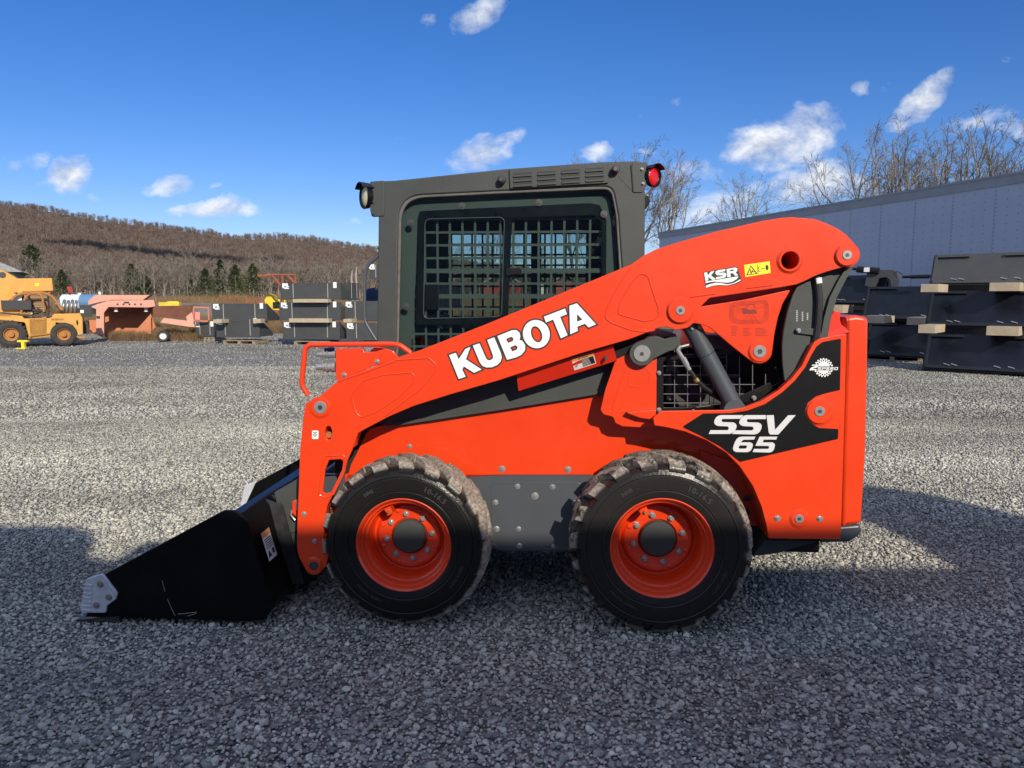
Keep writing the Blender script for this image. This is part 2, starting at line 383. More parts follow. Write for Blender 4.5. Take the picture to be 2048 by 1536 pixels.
w.plate(zz([(240,88),(502,88),(462,130),(262,132),(250,142),(250,155),(262,168),(385,172),(410,185),(424,210),(418,240),(400,272),(375,292),(345,305),(100,305),(122,262),(318,262),(330,250),(332,232),(320,218),(205,213),(178,200),(163,175),(168,145),(188,112),(212,96)]),YD,.0008,0)
w.plate(zz([(540,88),(760,88),(762,133),(552,135),(540,145),(540,155),(552,170),(675,174),(702,188),(714,212),(708,245),(690,280),(662,302),(625,312),(370,305),(408,264),(600,264),(616,252),(620,236),(606,220),(500,215),(468,202),(452,178),(460,145),(485,108),(512,93)]),YD,.0008,0)
w.plate(zz([(768,90),(852,88),(866,258),(1018,90),(1106,88),(908,308),(895,312),(812,312),(794,292)]),YD,.0008,0)
w.plate([zz([(490,336),(640,336),(625,370),(505,372),(490,380),(470,402),(580,402),(605,415),(612,435),(600,472),(585,498),(560,512),(540,516),(415,514),(388,498),(380,475),(388,440),(405,395),(425,362),(452,342)]),zz([(462,438),(535,438),(543,448),(538,466),(525,475),(455,475),(446,466),(450,448)])],YD,.0008,0)
w.plate(zz([(688,337),(894,337),(880,370),(735,371),(725,403),(835,403),(858,414),(866,435),(856,478),(842,502),(818,516),(795,520),(608,514),(624,478),(785,478),(797,466),(798,452),(788,444),(640,442)]),YD,.0008,0)
w.build('model_lettering','silvervinyl',de)
z=Z(1590,700,17.07)
def gear(r0,r1,n,cx=975,cy=600,y0=None,y1=None,ph=0):
    o=[]
    for i in range(n):
        for (q,r) in ((.0,r0),(.18,r0),(.30,r1),(.70,r1),(.82,r0)):
            an=2*PI*(i+q-.5)/n+PI/2+ph; x=cx+r*math.cos(an); y=cy-r*math.sin(an)
            o.append((x,y))
    if y0 is not None: o=[(x,min(max(y,y0),y1)) for x,y in o]
    return o
w=MB(); w.plate([z(gear(275,325,19)),z(gear(215,272,19))],YD,.0006,0)
w.plate(z(circ(975,600,212,n=38)),YD,.0006,0)
o=w.build('badge_gear','white',de)
w=MB(); w.plate(z([(540,560),(1400,560),(1400,695),(540,695)]),YD-.0008,.0006,0); w.plate(z([(560,495),(800,495),(800,560),(560,560)]),YD-.0008,.0006,0); w.build('badge_band','decal',de)
w=MB()
w.plate(z([(590,500),(750,500),(785,515),(795,550),(770,590),(600,640),(595,655),(745,650),(730,690),(495,693),(510,645),(570,590),(720,545),(700,535),(575,538)]),YD-.0018,.0006,0)
def bar(l): w.plate(z(l),YD-.0018,.0006,0)
sx=lambda x,y:(x-(y-580)*.22,y)
def gl(x0,kind,wd=130):
    T,Bm,mid=585,684,632
    def r(a,b,c,d): bar([sx(x0+a,b),sx(x0+c,b),sx(x0+c,d),sx(x0+a,d)])
    if kind=='S': r(10,T,wd,T+22); r(0,T,28,mid); r(10,mid-10,wd-10,mid+12); r(wd-40,mid,wd-10,Bm); r(0,Bm-22,wd-15,Bm)
    if kind in 'EPD': r(0,T,32,Bm); r(0,T,wd,T+22)
    if kind=='E': r(0,mid-10,wd-10,mid+12); r(0,Bm-22,wd,Bm)
    if kind=='P': r(0,mid+2,wd,mid+24); r(wd-30,T,wd,mid+24)
    if kind=='D': r(0,Bm-22,wd-10,Bm); r(wd-28,T+8,wd+2,Bm-10)
for i,kk in enumerate('SPEED'): gl(790+i*141,kk,122)
w.build('badge_lettering','white',de)
ff=fen.copy(); C.objects.link(ff); ff.parent=LO; ff.scale.y=-1; ff.location.y=YW
# ---- tailgate / rear door --------------------------------------------
b=MB(); q=rnd([(1691,634,2),(1712,630,8),(1738,634,14),(1736,760),(1733,900),(1724,1047,8),(1683,1055,3),(1686,900),(1690,760)])
Lp=[U(x,y,.10) for x,y in q]
vs,fs=curve_mesh([Lp],(YW-.2)/2,.018,0,3); b.add([(v.x,YW/2-v.z,v.y) for v in vs],fs)
b.build('tailgate','orange',LO)
b=MB(); b.plate([(1650,1056,4),(1722,1050,10),(1724,1066,10),(1700,1084,8),(1640,1086,4)],.10,1.35,.01,bres=2); b.build('rear_bumper','grey2',LO)
b=MB(); b.plate([(1530,1080),(1640,1083),(1590,1096),(1560,1106),(1520,1112),(1505,1112)],.16,1.2,.004); b.build('belly_plate','grey',LO)
b=MB(); b.plate([(1640,684),(1668,621,3),(1681,624),(1680,640),(1690,668)],.11,.012,.002)
b.hexa([L3(1648,676,.10),L3(1700,664,.09),L3(1700,664,.2),L3(1648,676,.2),L3(1671,641,.13),L3(1674,641,.13),L3(1674,641,.2),L3(1671,641,.2)])
b.build('tower_gusset','red',LO)
# ---- dark grey link, hose and bracket ---------------------------------
LK=[(1598,565),(1585,590),(1575,622),(1567,660),(1564,692),(1565,728),(1569,762,3),(1577,760),(1592,740),(1612,705),(1632,672),(1655,640),(1668,600),(1690,550),(1700,528),(1690,505),(1640,520)]
b=MB(); b.plate(LK,.105,.02,.003); lk=b.build('rear_link','grey',LO)
b=MB(); vs=[];fs=[]
rail=[(1700,534),(1686,557),(1667,594),(1655,637),(1648,676)]
for x,y in rail:
    for dx,Y in ((-7,.085),(7,.085),(7,.125),(-7,.125)):
        u=U(x+dx,y,.085); vs.append((u[0],Y,u[1]))
for i in range(len(rail)-1):
    for k in range(4):
        A=4*i+k;B=4*i+(k+1)%4; fs.append((A,B,B+4,A+4))
b.add(vs,fs); b.build('link_flange','grey',lk)
b=MB(); b.plate([(1592,656,4),(1638,657,1),(1638,672,1),(1592,666,4)],.092,.008,.001); b.plate([(1634,652,1),(1642,652,1),(1642,676,1),(1634,676,1)],.086,.012,.001); cb=b.build('hose_clamp','grey',lk); bolts([(1597,661,4.5)],.092,cb)
b=MB(); b.tube(smooth_path([L3(1631,545,.095),L3(1639,590,.09),L3(1637,650,.088),L3(1622,720,.11),L3(1600,760,.14)],.1),.016,10); b.build('hydraulic_hose','hose',LO)
b=MB(); b.cyl(L3(1635,556,.093),L3(1636.5,567,.092),.0175,n=14); b.build('hose_tag','paper',LO)
w=MB()
for i,(x,y) in enumerate([(1592,621),(1603,624),(1613,626)]):
    for j in range(6-i): w.plate([(x,y+j*4),(x+4,y+j*4),(x+4,y+j*4+.7),(x,y+j*4+.7)],.1045,.0005,0)
    w.plate([(x+1.6,y),(x+2.4,y),(x+2.4,y+22-4*i),(x+1.6,y+22-4*i)],.1045,.0005,0)
w.build('paint_marks','silvervinyl',lk)
fk=lk.copy(); C.objects.link(fk); fk.parent=LO; fk.scale.y=-1; fk.location.y=YW
# ---- lower control link ------------------------------------------------
b=MB(); b.plate([(1284,733,20),(1258,722,14),(1260,696,14),(1276,683),(1302,673),(1317,673),(1330,678),(1350,671,2),(1358,672),(1362,690),(1353,699),(1337,703),(1309,717),(1300,727,8)],.125,.03,.004)
b.disc(1284,707,25,.118,.16,bev=.003)
cl=b.build('control_link','grey',LO)
MB().disc(1284,707,17,.112,.12,bev=.002).build('pin','steel',cl)
MB().disc(1284,708,4,.110,.113).build('bolt_head','darksteel',cl)
# ---- lift cylinder -----------------------------------------------------
A=L3(1379,645,.135); B=L3(1474,822,.135); r=.0405; Mid=A.lerp(B,.36)
b=MB(); b.cyl(A,Mid,r,n=32,bev=.004); b.cyl(Mid,B,r*.965,n=32,bev=.004); b.cyl(A.lerp(B,-.06),A,r*.6,n=20)
cy=b.build('lift_cylinder','grey2',LO)
b=MB(); 
for p in ((1381,652),(1397,651)): b.cyl(L3(p[0],p[1],.095),L3(p[0]+4,p[1]+7,.095),.008,n=8)
b.build('cylinder_bolt','steel',cy)
b=MB(); b.cyl(L3(1378,690,.115),L3(1358,695,.11),.011,n=10,bev=.002); b.build('elbow_port','darksteel',cy)
b=MB(); b.tube(smooth_path([L3(1362,692,.11),L3(1355,700,.108),L3(1366,718,.105),L3(1379,740,.105)],.02),[.011]*7+[.009]*7 if False else .0105,10)
b.cyl(L3(1366,716,.106),L3(1374,731,.106),.013,n=6); b.build('hose_fitting','steel',cy)
b=MB(); b.cyl(L3(1391,757,.107),L3(1395,763,.108),.0125,n=10); b.build('yellow_collar','brass',cy)
b=MB(); b.tube([L3(1377,737,.105),L3(1393,760,.108),L3(1410,776,.13),L3(1440,795,.2)],.0098,8); b.build('cylinder_hose','hose',cy)
b=MB(); b.disc(1470,822,22,.09,.18); b.build('cylinder_eye','grey2',cy)
# ---- tower front panel -----------------------------------------------------
YT=.165
b=MB(); b.plate([(1247,697,4),(1300,672),(1314,672),(1313,823),(1310,838),(1306,852),(1280,855),(1245,853,8),(1231,846),(1226,834,6),(1207,829,8),(1201,820,6),(1211,778),(1236,706)],YT,.02,.003)
b.plate([(1250,825,2),(1313,820,2),(1308,840,3),(1280,836)],.12,.05,.003)
bead(b,[(1254,736,6),(1240,770),(1226,812,4),(1225,820,6),(1240,824,6),(1290,822)],YT,.002); bead(b,[(1262,738,3),(1292,735,8),(1300,748,6),(1297,768,8),(1285,775),(1255,771,5)],YT,.002,True)
tw=b.build('tower_panel','orange',LO)
bolts([(1318,746,4),(1318,820,4.5),(1387,822,3)],.16,tw)
b=MB(); b.plate([(1225,704,3),(1262,690,3),(1270,697),(1262,704),(1222,722,2)],.15,.03,.003); b.build('latch','black',tw)
# ---- engine bay with screen ---------------------------------------------
b=MB(); b.plate([[(1313,715),(1570,690),(1575,770),(1530,800),(1313,825)],[(1327,722,2),(1545,700,2),(1560,765),(1512,787),(1470,815),(1327,815,2)]],.185,.012,.002)
b.plate([(1462,800,1),(1540,765,1),(1545,774,1),(1466,812,1)],.178,.008,.001)
sf=b.build('screen_frame','black',LO); bolts([(1508,796,4.5)],.178,sf)
b=MB()
for i in range(9):
    x=1349+26*i; y0=(700 if i<5 else 712+(i-5)*18); b.tube([L3(x,y0,.197),L3(x,817-(max(0,i-5)*14),.197)],.0019,5)
for j,(y,x1) in enumerate([(714,1453),(732,1453),(750,1480),(769,1510),(788,1510),(806,1470)]):
    b.tube([L3(1326,y,.200),L3(x1,y,.200)],.0019,5)
b.build('wire_screen','screenwire',LO)
b=MB(); b.plate([(1313,690),(1600,660),(1600,830),(1313,830)],.62,.5,.01); b.build('engine_bay','dark',LO)
b=MB()   # machinery behind the screen
for p,q,r in [((1335,700),(1340,800),.02),((1360,705),(1352,760),.012),((1480,790),(1400,735),.035),((1345,725),(1352,745),.02)]:
    b.cyl(L3(*p,.45),L3(*q,.42),r,n=12)
b.plate([(1350,750),(1480,752),(1500,815),(1345,815)],.5,.1,.01); b.box(L3(1344,733,.40),(.05,.04,.05))
b.build('engine','darksteel',LO)
b=MB(); b.plate([(1404,668),(1438,669,6),(1460,684),(1480,704,2),(1440,701),(1385,697)],.24,.8,.01,bres=2); b.build('hood','grey2',LO)
b=MB(); b.plate([(1320,676),(1352,668),(1352,697),(1320,712)],.2,.9,.006); b.build('frame_web','dark',LO)
# ---- body side -------------------------------------------------------------
b=MB(); b.plate([(690,975),(703,930),(716,905),(733,868,4),(740,860),(771,851,2),(1000,821),(1205,788),(1250,790),(1312,836),(1480,840),(1560,870),(1560,948),(1300,948),(1000,948),(690,948)],.30,.02,.003)
by=b.build('side_panel','orange',LO)
bolts([(819,893,4.5),(1004,938,6),(1136,939,6)],.30,by)
bolts([(1494,997,6),(1494,1024,6)],.285,by,m='darksteel')
b=MB()
for p in [(1124,855),(1148,855),(1172,855),(1148,876),(1190,876)]: b.plate([circ(p[0],p[1],4),circ(p[0],p[1],3)],.2995,.0006,0); b.build('bolt_outline',M['red'],by); b=MB()
b=MB(); b.plate([(640,949),(1560,949),(1560,1085),(1500,1100),(1240,1103),(1000,1103),(985,1096),(640,1085)],.306,.03,.003)
bead(b,[(983,980,14),(985,966,14),(1163,966,16),(1172,985),(1160,1096,14),(1000,1098,16),(984,1085,12)],.306,.0018,True)
gp=b.build('chain_case','grey2',LO)
bolts([(1035,973,5),(1105,974,5),(1070,992,6.5),(991,1005,5),(993,1058,5.5),(1037,1058,4.5),(1039,1092,5),(1107,1093,4),(1150,1006,5)],.306,gp)
b=MB(); b.plate([(1400,900),(1490,930),(1534,1000),(1536,1052),(1400,1052)],.285,.012,.003); b.build('wheel_well','orange',LO)
b=MB(); b.plate([(1440,1054),(1536,1054),(1534,1078),(1515,1104),(1440,1104)],.27,.03,.003); b.build('frame_web','dark',LO)
# chassis core
b=MB(); x0,z0=U(655,1085,.33); x1,z1=U(1660,1085,.33); zt=U(900,830,.33)[1]
b.bbox(x0+.05,x1-.05,.335,YW-.335,z0,zt); b.build('chassis','dark',LO)
# grey wedge under the arm with vent
b=MB(); b.plate([(764,852),(800,818),(1000,752),(1235,668),(1262,668),(1240,712),(1212,781),(1205,789),(1000,822),(860,844)],.275,.025,.003)
bead(b,[(786,848),(1000,818),(1200,786)],.274,.0035)
b.plate([(786,846,1),(1010,812),(1205,781,1),(1206,787),(1010,819),(790,852)],.262,.01,.002)
wg=b.build('cab_skirt','grey',LO)
b=MB()
for i in range(9):
    for j in range(9):
        x=1195+i*3.4+(1.7 if j%2 else 0); y=734+j*4.6
        if x>1195+ (j*1.0) and x<1228-j*2.3: b.plate([circ(x,y,1.15,n=6)],.2745,.0006,0)
b.build('vent_holes','ink',wg)
# step plate
b=MB(); b.hexa([L3(1037,782,.155),L3(1234,721,.155),L3(1234,721,.17),L3(1037,782,.17),L3(1033,748,.10),L3(1226,691,.10),L3(1226,691,.115),L3(1033,748,.115)])
sp=b.build('step_plate','red',LO)
def onstep(pts,d):   # points on the tilted step face
    out=[]
    for x,y in pts:
        ytop=748+(x-1033)*(691-748)/193; ybot=782+(x-1037)*(721-782)/197
        t=(y-ytop)/(ybot-ytop); out.append(L3(x,y,.10+.055*t-d))
    return out
def stepface(name,m,quads,par,d):
    vs=[];fs=[]
    for q in quads:
        k=len(vs); vs+=[tuple(v) for v in onstep(q,d)]; fs.append(tuple(range(k,k+len(q))))
    mb=MB(); mb.add(vs,fs); 
    o=mb.build(name,m,par,sharp=0); return o
z=Z(870,590,5.535)
st=stepface('warning_label','paper',[z([(1512,718),(1755,645),(1785,758),(1545,835)])],sp,.0012)
stepface('label_header','labelorange',[z([(1512,718),(1755,645),(1761,668),(1519,741)])],st,.0018)
qs=[z([(1620,715),(1750,675),(1776,752),(1640,795)])]
stepface('label_print','ink',qs,st,.0018)
qs=[]
for i in range(6): qs.append(z([(1624+i*3,722+i*12),(1700+i*6,698+i*12),(1701+i*6,702+i*12),(1625+i*3,726+i*12)]))
stepface('label_text','paper',qs,st,.0024)
stepface('label_title','ink',[z([(1620,694),(1690,673),(1692,680),(1622,701)])],st,.0024); stepface('label_symbol','ink',[z([(1580,716),(1600,692),(1610,706)])],st,.0024); stepface('label_symbol','ink',[z([(1550,795),(1575,775),(1580,782),(1560,802)])],st,.0024)
b=MB(); b.disc(1212,716,4,.105,.125,n=12); b.build('dark_hole','darksteel',sp)  # dark disc stands in for the shade inside a hole
# ---- cab ---------------------------------------------------------------------
YC=.325; YC2=YW-YC
OUT=[(754,700),(757,430),(758,372),(766,362,4),(790,361),(1010,338),(1205,324),(1275,322,6),(1290,326,4),(1289,400),(1289,560),(1289,720),(1100,850),(760,850)]
WIN=[(797,391,52),(1000,381),(1190,372),(1226,372,56),(1237,430),(1246,560),(1246,690),(1160,760),(780,830),(792,690)]
WIN2=[(803,397,50),(1000,387),(1190,379),(1222,378,52),(1232,430),(1240,560),(1240,690),(1150,760),(786,830),(797,690)]
b=MB(); b.plate([OUT,WIN],YC,.05,.006,bres=3)
cab=b.build('cab_frame','grey',LO)
b=MB(); b.plate([WIN,WIN2],YC+.008,.03,.004); b.build('window_seal','gasket',cab)
# far side, same outline mirrored across the machine
o2=[U(x,y,YC) for x,y in rnd(OUT)]; w2=[U(x,y,YC) for x,y in rnd([(838,430,30),(1010,425),(1190,420,30),(1192,560),(1190,640),(838,640)])]
b=MB(); vs,fs=curve_mesh([o2,w2],.025,.004); b.add([(v.x,YC2-.025-v.z,v.y) for v in vs],fs)
xm,zm=U(1060,430,YC); xm,zb=U(1060,640,YC); b.bbox(xm-.03,xm+.03,YC2-.045,YC2-.01,zb,zm+.02)
b.build('far_frame','black',cab)
# roof, posts, front and rear cross members
rp=[(766,364),(790,362),(1010,340),(1205,326),(1275,324),(1286,330),(1284,352),(1205,356),(1010,366),(790,386),(766,388)]
b=MB(); L=[U(x,y,YC) for x,y in rp]; vs,fs=curve_mesh([L],(YC2-YC-.04)/2,.004); b.add([(v.x,YW/2-v.z,v.y) for v in vs],fs); b.build('roof','grey',cab)
b=MB()
xa=U(760,420,YC)[0]; xb=U(1284,420,YC)[0]; z0=U(900,760,YC)[1]; z1=U(900,380,YC)[1]
for xx in (xa+.02,xb-.02):
    for yy in (YC+.07,YC2-.07): b.bbox(xx-.02,xx+.02,yy-.03,yy+.03,z0,z1); b.build('cab_post','black',cab); b=MB()
b.bbox(xb-.04,xb-.002,YC+.1,YC2-.1,z0,U(900,600,YC)[1]); b.build('rear_panel','black',cab); b=MB()
b.bbox(xa,xa+.04,YC+.1,YC2-.1,z0-.1,U(900,690,YC)[1])
b.build('door_sill','black',cab)
# glass
def glass(name,tint,refl=.06):
    m=bpy.data.materials.new(name); m.use_nodes=True; nt=m.node_tree; nt.nodes.clear()
    o=nt.nodes.new('ShaderNodeOutputMaterial'); t=nt.nodes.new('ShaderNodeBsdfTransparent'); t.inputs[0].default_value=(*tint,1)
    g=nt.nodes.new('ShaderNodeBsdfGlossy'); g.inputs['Roughness'].default_value=.02
    fr=nt.nodes.new('ShaderNodeFresnel'); fr.inputs[0].default_value=1.35
    mx=nt.nodes.new('ShaderNodeMixShader'); nt.links.new(fr.outputs[0],mx.inputs[0]); nt.links.new(t.outputs[0],mx.inputs[1]); nt.links.new(g.outputs[0],mx.inputs[2])
    nt.links.new(mx.outputs[0],o.inputs[0]); return m
M['glass']=glass('tinted_glass',(.76,.825,.815))
b=MB(); b.plate([WIN2],YC+.018,.005,0); b.build('side_window','glass',cab)
b=MB(); vs,fs=curve_mesh([w2],.003,0); b.add([(v.x,YC2-.03-v.z,v.y) for v in vs],fs); b.build('far_window','glass',cab)
# sliding pane frame
b=MB(); b.plate([[(838,422,6),(1180,406,5),(1200,410,5),(1213,440,6),(1213,500),(1212,560),(1212,648),(831,650,4)],[(851,438,10),(1008,434,10),(1002,632,10),(847,636,10)],[(1024,437,3),(1190,430,10),(1204,445,6),(1206,560),(1206,636),(1016,636,3)]],YC+.026,.012,.002)
b.plate([(1012,537,3),(1042,535,4),(1044,546,4),(1012,552,3)],YC+.010,.014,.002)
sfm=b.build('sliding_frame','black',cab)
b=MB(); bead(b,[(850,438,12),(1009,434,12),(1003,633,12),(847,637,12)],YC+.026,.0014,True); b.build('pane_trim','wire',sfm)
# perforated guards behind both windows
def guard(name,Yg,sidex,outl,border,mm,near=True):
    b=MB()
    P=outl if near else outl
    vs,fs=curve_mesh([[U(x,y,YC) for x,y in rnd(outl)],[U(x,y,YC) for x,y in rnd(border)]],.0025,.0005)
    b.add([(v.x,Yg-v.z,v.y) for v in vs],fs)
    xl,_=U(808,500,YC); xr,_=U(1236,500,YC); zt=U(1000,395,YC)[1]; zb=U(1000,800,YC)[1]
    s=PS(1000,500,YC)*26.2
    x=xl+sidex
    while x<xr: b.bbox(x-.0055,x+.0055,Yg-.003,Yg+.0022,zb,zt); x+=s
    zz=U(1000,462,YC)[1]+s*2
    k=0
    while zz>zb:
        h=.0055 if k not in (5,7) else .011
        b.bbox(xl,xr,Yg-.0027,Yg+.0026,zz-h,zz+h); zz-=s; k+=1
    return b.build(name,mm,cab)
GO=[(798,398,44),(1190,388),(1222,388,44),(1238,560),(1238,700),(1100,780),(780,830),(790,690)]
GB=[(836,424,10),(1180,408),(1200,408,10),(1212,560),(1212,690),(1080,780),(812,830),(818,690)]
guard('window_guard',YC+.062,.03,GO,GB,'mesh')
guard('far_guard',YC2-.075,.045,[(830,424,6),(1200,415,6),(1200,650,6),(830,650,6)],[(844,434,6),(1188,426,6),(1188,640,6),(844,640,6)],'black')
bolts([(924,412,6.5),(1078,405,6.5),(821,445,6.5),(812,613,6.5),(1208,428,6.5)],YC+.012,cab,'glass_bolt','darksteel',.006)
# louvre panel, knobs, seams
b=MB(); b.plate([(1018,338,2),(1215,326,2),(1217,366,2),(1020,377,2)],YC-.012,.014,.003)
for i in range(4):
    for j in range(3):
        x=1026+i*48+j*.4; y=350+j*10-i*3.4
        b.plate([(x,y,2),(x+38,y-2.5,2),(x+38,y+2,2),(x,y+4.5,2)],YC-.019,.008,.002)
lv=b.build('vent_panel','grey',cab)
b=MB()
for i in range(4):
    for j in range(3):
        x=1026+i*48+j*.4; y=350+j*10-i*3.4
        b.plate([(x,y-3,1),(x+38,y-5.5,1),(x+38,y-2.8,1),(x,y-.3,1)],YC-.0128,.001,0)
b.build('vent_slots','ink',lv)
for x,y in ((1002,358),(1231,337)):
    b=MB(); b.disc(x+1,y,8.5,YC-.035,YC,bev=.004); b.disc(x,y,6,YC-.045,YC-.03,bev=.004); b.build('knob','darksteel',cab)
b=MB(); bead(b,[(768,364),(768,412)],YC,.0032); b.build('weld_seam','grey',cab); b=MB(); bead(b,[(1263,330),(1265,352),(1267,382)],YC-.004,.0042); b.build('weld_seam','grey',cab); b=MB(); bead(b,[(1236,352),(1266,384)],YC,.0014); b.build('weld_seam','grey',cab)
# work lamp front, tail lamp rear
b=MB(); b.plate([(740,363,3),(768,361,2),(769,412),(768,432,3),(743,433,3),(740,420)],YC-.006,.03,.003); lb=b.build('lamp_bracket','grey',cab)
bolts([(745,373,2.3),(745,404,3),(746,428,2)],YC-.006,lb,m='darksteel')
def lamp(px,py,R,yaw,face,lens,par,name,housing='black'):
    c=L3(px,py,YC+.02); r=R*PS(px,py,YC)
    d=Vector((math.cos(yaw)*face,-math.sin(yaw),0)); u,v=perp(d)
    b=MB(); b.rings(c-d*.03,d,u,v,[(0,0),(0,r*.55),(.02,r*1.0),(.042,r*1.08),(.046,r*1.02),(.040,r*.9),(.034,r*.88)],30); h=b.build(name,housing,par)
    b=MB(); b.rings(c-d*.03,d,u,v,[(.034,r*.9),(.041,r*.7),(.044,r*.3),(.045,0)],30); b.build('lens',lens,h)
    # visor
    b=MB(); vs=[];fs=[]
    for i in range(11):
        an=R_(35)+R_(110)*i/10
        for q,rr in ((-.02,r*1.1),(.038,r*1.18),(.038,r*1.12),(-.02,r*1.05)):
            vs.append(c+d*q+ (v if v.z>0 else -v)*(rr*math.sin(an))+u*(rr*math.cos(an)))
    for i in range(10):
        for k in range(4): A=4*i+k;B=4*i+(k+1)%4; fs.append((A,B,B+4,A+4))
    b.add(vs,fs); b.build('visor','black',h); return h
def lensmat(name,col,em=0):
    m=mat(name,col,.15,coat=.6,bump=.4,bscale=120); return m
lamp(733,393,24,R_(36),-1,lensmat('sun_glare_lens',(1.0,.86,.46)),lb,'work_lamp')  # yellowish lens, colour raised to stand for the sun reflected in it
b=MB(); b.plate([(1264,326,2),(1293,324,2),(1293,372,6),(1285,385,4),(1266,385,2)],YC-.006,.03,.003); lb2=b.build('lamp_bracket','grey',cab)
bolts([(1284,338,3),(1286,367,3)],YC-.006,lb2,m='steel')
rl=lensmat('red_lens',(.62,.004,.006))
lamp(1305,353,21,R_(44),1,rl,lb2,'tail_lamp')
b=MB(); b.plate([(1280,388),(1300,388),(1300,404,5),(1292,418,3),(1282,416)],YC+.03,.05,.006,bres=2); b.build('camera_housing','black',cab)
b=MB(); b.plate([(1285,378),(1290,384),(1289,560),(1285,560)],YC+.004,.9,.002); b.build('cab_rear_skin','grey',cab)
# front grab rail
b=MB(); b.tube(smooth_path([L3(757,512,YC+.02),L3(735,530,YC+.02),L3(729,555,YC+.02),L3(729,640,YC+.02),L3(740,660,YC+.02),L3(753,680,YC+.02)],.06,6),.0085,10); b.build('grab_rail','grey2',cab)
b=MB(); b.disc(752,494,3,YC-.02,YC+.01); b.build('rail_bolt','steel',cab)
# interior
b=MB(); sx0,sz0=U(1080,640,.7)
b.box((sx0,.8,.62),(.42,.46,.14)); b.box((sx0+.20,.8,.86),(.12,.44,.46),ry=.12)
st=b.build('operator_seat','seat',cab)
b=MB(); xx,zz=U(862,600,.5); b.bbox(xx-.04,xx+.05,.42,.52,.3,1.62); b.bbox(xx-.05,xx+.06,.36,1.2,1.5,1.62)
b.bbox(xx-.02,xx+.30,.40,.46,.5,.93); b.bbox(xx-.02,xx+.30,1.12,1.18,.5,.93)
for k in range(14): b.box((xx+random.uniform(-.05,.1),.46,random.uniform(.6,1.5)),(.04,.06,.05),ry=random.random())
b.build('front_console','black',cab)
b=MB()
for yy in (.5,1.1):
    b.cyl((xx+.18,yy,.9),(xx+.20,yy,1.02),.016,n=10); b.cyl((xx+.20,yy,1.02),(xx+.20,yy,1.12),.024,.018,n=12,bev=.006)
    b.build('joystick','grey2',cab); b=MB(); b.box((xx+.30,yy,.90),(.12,.10,.08)); b.build('armrest','grey2',cab); b=MB()
b=MB(); b.bbox(xa+.05,xb-.05,.40,1.2,.42,.5); b.build('cab_floor','dark',cab)
b=MB()
for i in range(7): b.cyl((xa+.1+i*.05,.45,.5),(xa+.1+i*.05,.45,.5+.12+.05*(i%3)),.015,n=8)
b.build('pedal','steel',cab)
# ---- wheels --------------------------------------------------------------------
def tyre_mat(name,amt,tread):
    m=bpy.data.materials.new(name); m.use_nodes=True; nt=m.node_tree; b=nt.nodes['Principled BSDF']
    tc=nt.nodes.new('ShaderNodeTexCoord'); sp=nt.nodes.new('ShaderNodeSeparateXYZ'); nt.links.new(tc.outputs['Object'],sp.inputs[0])
    cb=nt.nodes.new('ShaderNodeCombineXYZ'); nt.links.new(sp.outputs[0],cb.inputs[0]); nt.links.new(sp.outputs[2],cb.inputs[1])
    ln=nt.nodes.new('ShaderNodeVectorMath'); ln.operation='LENGTH'; nt.links.new(cb.outputs[0],ln.inputs[0])
    mr=nt.nodes.new('ShaderNodeMapRange'); mr.inputs['From Min'].default_value=.366; mr.inputs['From Max'].default_value=.378; nt.links.new(ln.outputs['Value'],mr.inputs['Value'])
    n=nt.nodes.new('ShaderNodeTexNoise'); n.inputs['Scale'].default_value=16; n.inputs['Detail'].default_value=8; n.inputs['Roughness'].default_value=.7; nt.links.new(tc.outputs['Object'],n.inputs['Vector'])
    r2=nt.nodes.new('ShaderNodeMapRange'); r2.inputs['From Min'].default_value=.62-amt*.3; r2.inputs['From Max'].default_value=.72-amt*.3; nt.links.new(n.outputs['Fac'],r2.inputs['Value'])
    mu=nt.nodes.new('ShaderNodeMath'); mu.operation='MULTIPLY'; nt.links.new(mr.outputs[0],mu.inputs[0]); nt.links.new(r2.outputs[0],mu.inputs[1])
    n3=nt.nodes.new('ShaderNodeTexNoise'); n3.inputs['Scale'].default_value=70; n3.inputs['Detail'].default_value=5; nt.links.new(tc.outputs['Object'],n3.inputs['Vector'])
    rp=nt.nodes.new('ShaderNodeValToRGB'); rp.color_ramp.elements[0].color=(.17,.14,.115,1); rp.color_ramp.elements[1].color=(.38,.33,.27,1)
    rp.color_ramp.elements[0].position=.35; rp.color_ramp.elements[1].position=.65; nt.links.new(n3.outputs['Fac'],rp.inputs['Fac'])
    mx=nt.nodes.new('ShaderNodeMix'); mx.data_type='RGBA'; mx.inputs['A'].default_value=(*tread,1); nt.links.new(rp.outputs['Color'],mx.inputs['B']); nt.links.new(mu.outputs[0],mx.inputs['Factor'])
    nt.links.new(mx.outputs['Result'],b.inputs['Base Color'])
    rr=nt.nodes.new('ShaderNodeMapRange'); rr.inputs['To Min'].default_value=.30; rr.inputs['To Max'].default_value=.9; nt.links.new(mr.outputs[0],rr.inputs['Value']); nt.links.new(rr.outputs[0],b.inputs['Roughness'])
    b.inputs['Specular IOR Level'].default_value=.3
    bp=nt.nodes.new('ShaderNodeBump'); bp.inputs['Strength'].default_value=.25; bp.inputs['Distance'].default_value=.006; nt.links.new(n3.outputs['Fac'],bp.inputs['Height']); nt.links.new(bp.outputs[0],b.inputs['Normal'])
    return m
M['tyreF']=tyre_mat('muddy_tyre_rubber',1.15,(.012,.011,.010)); M['tyreR']=tyre_mat('dusty_tyre_rubber',.75,(.020,.018,.017))
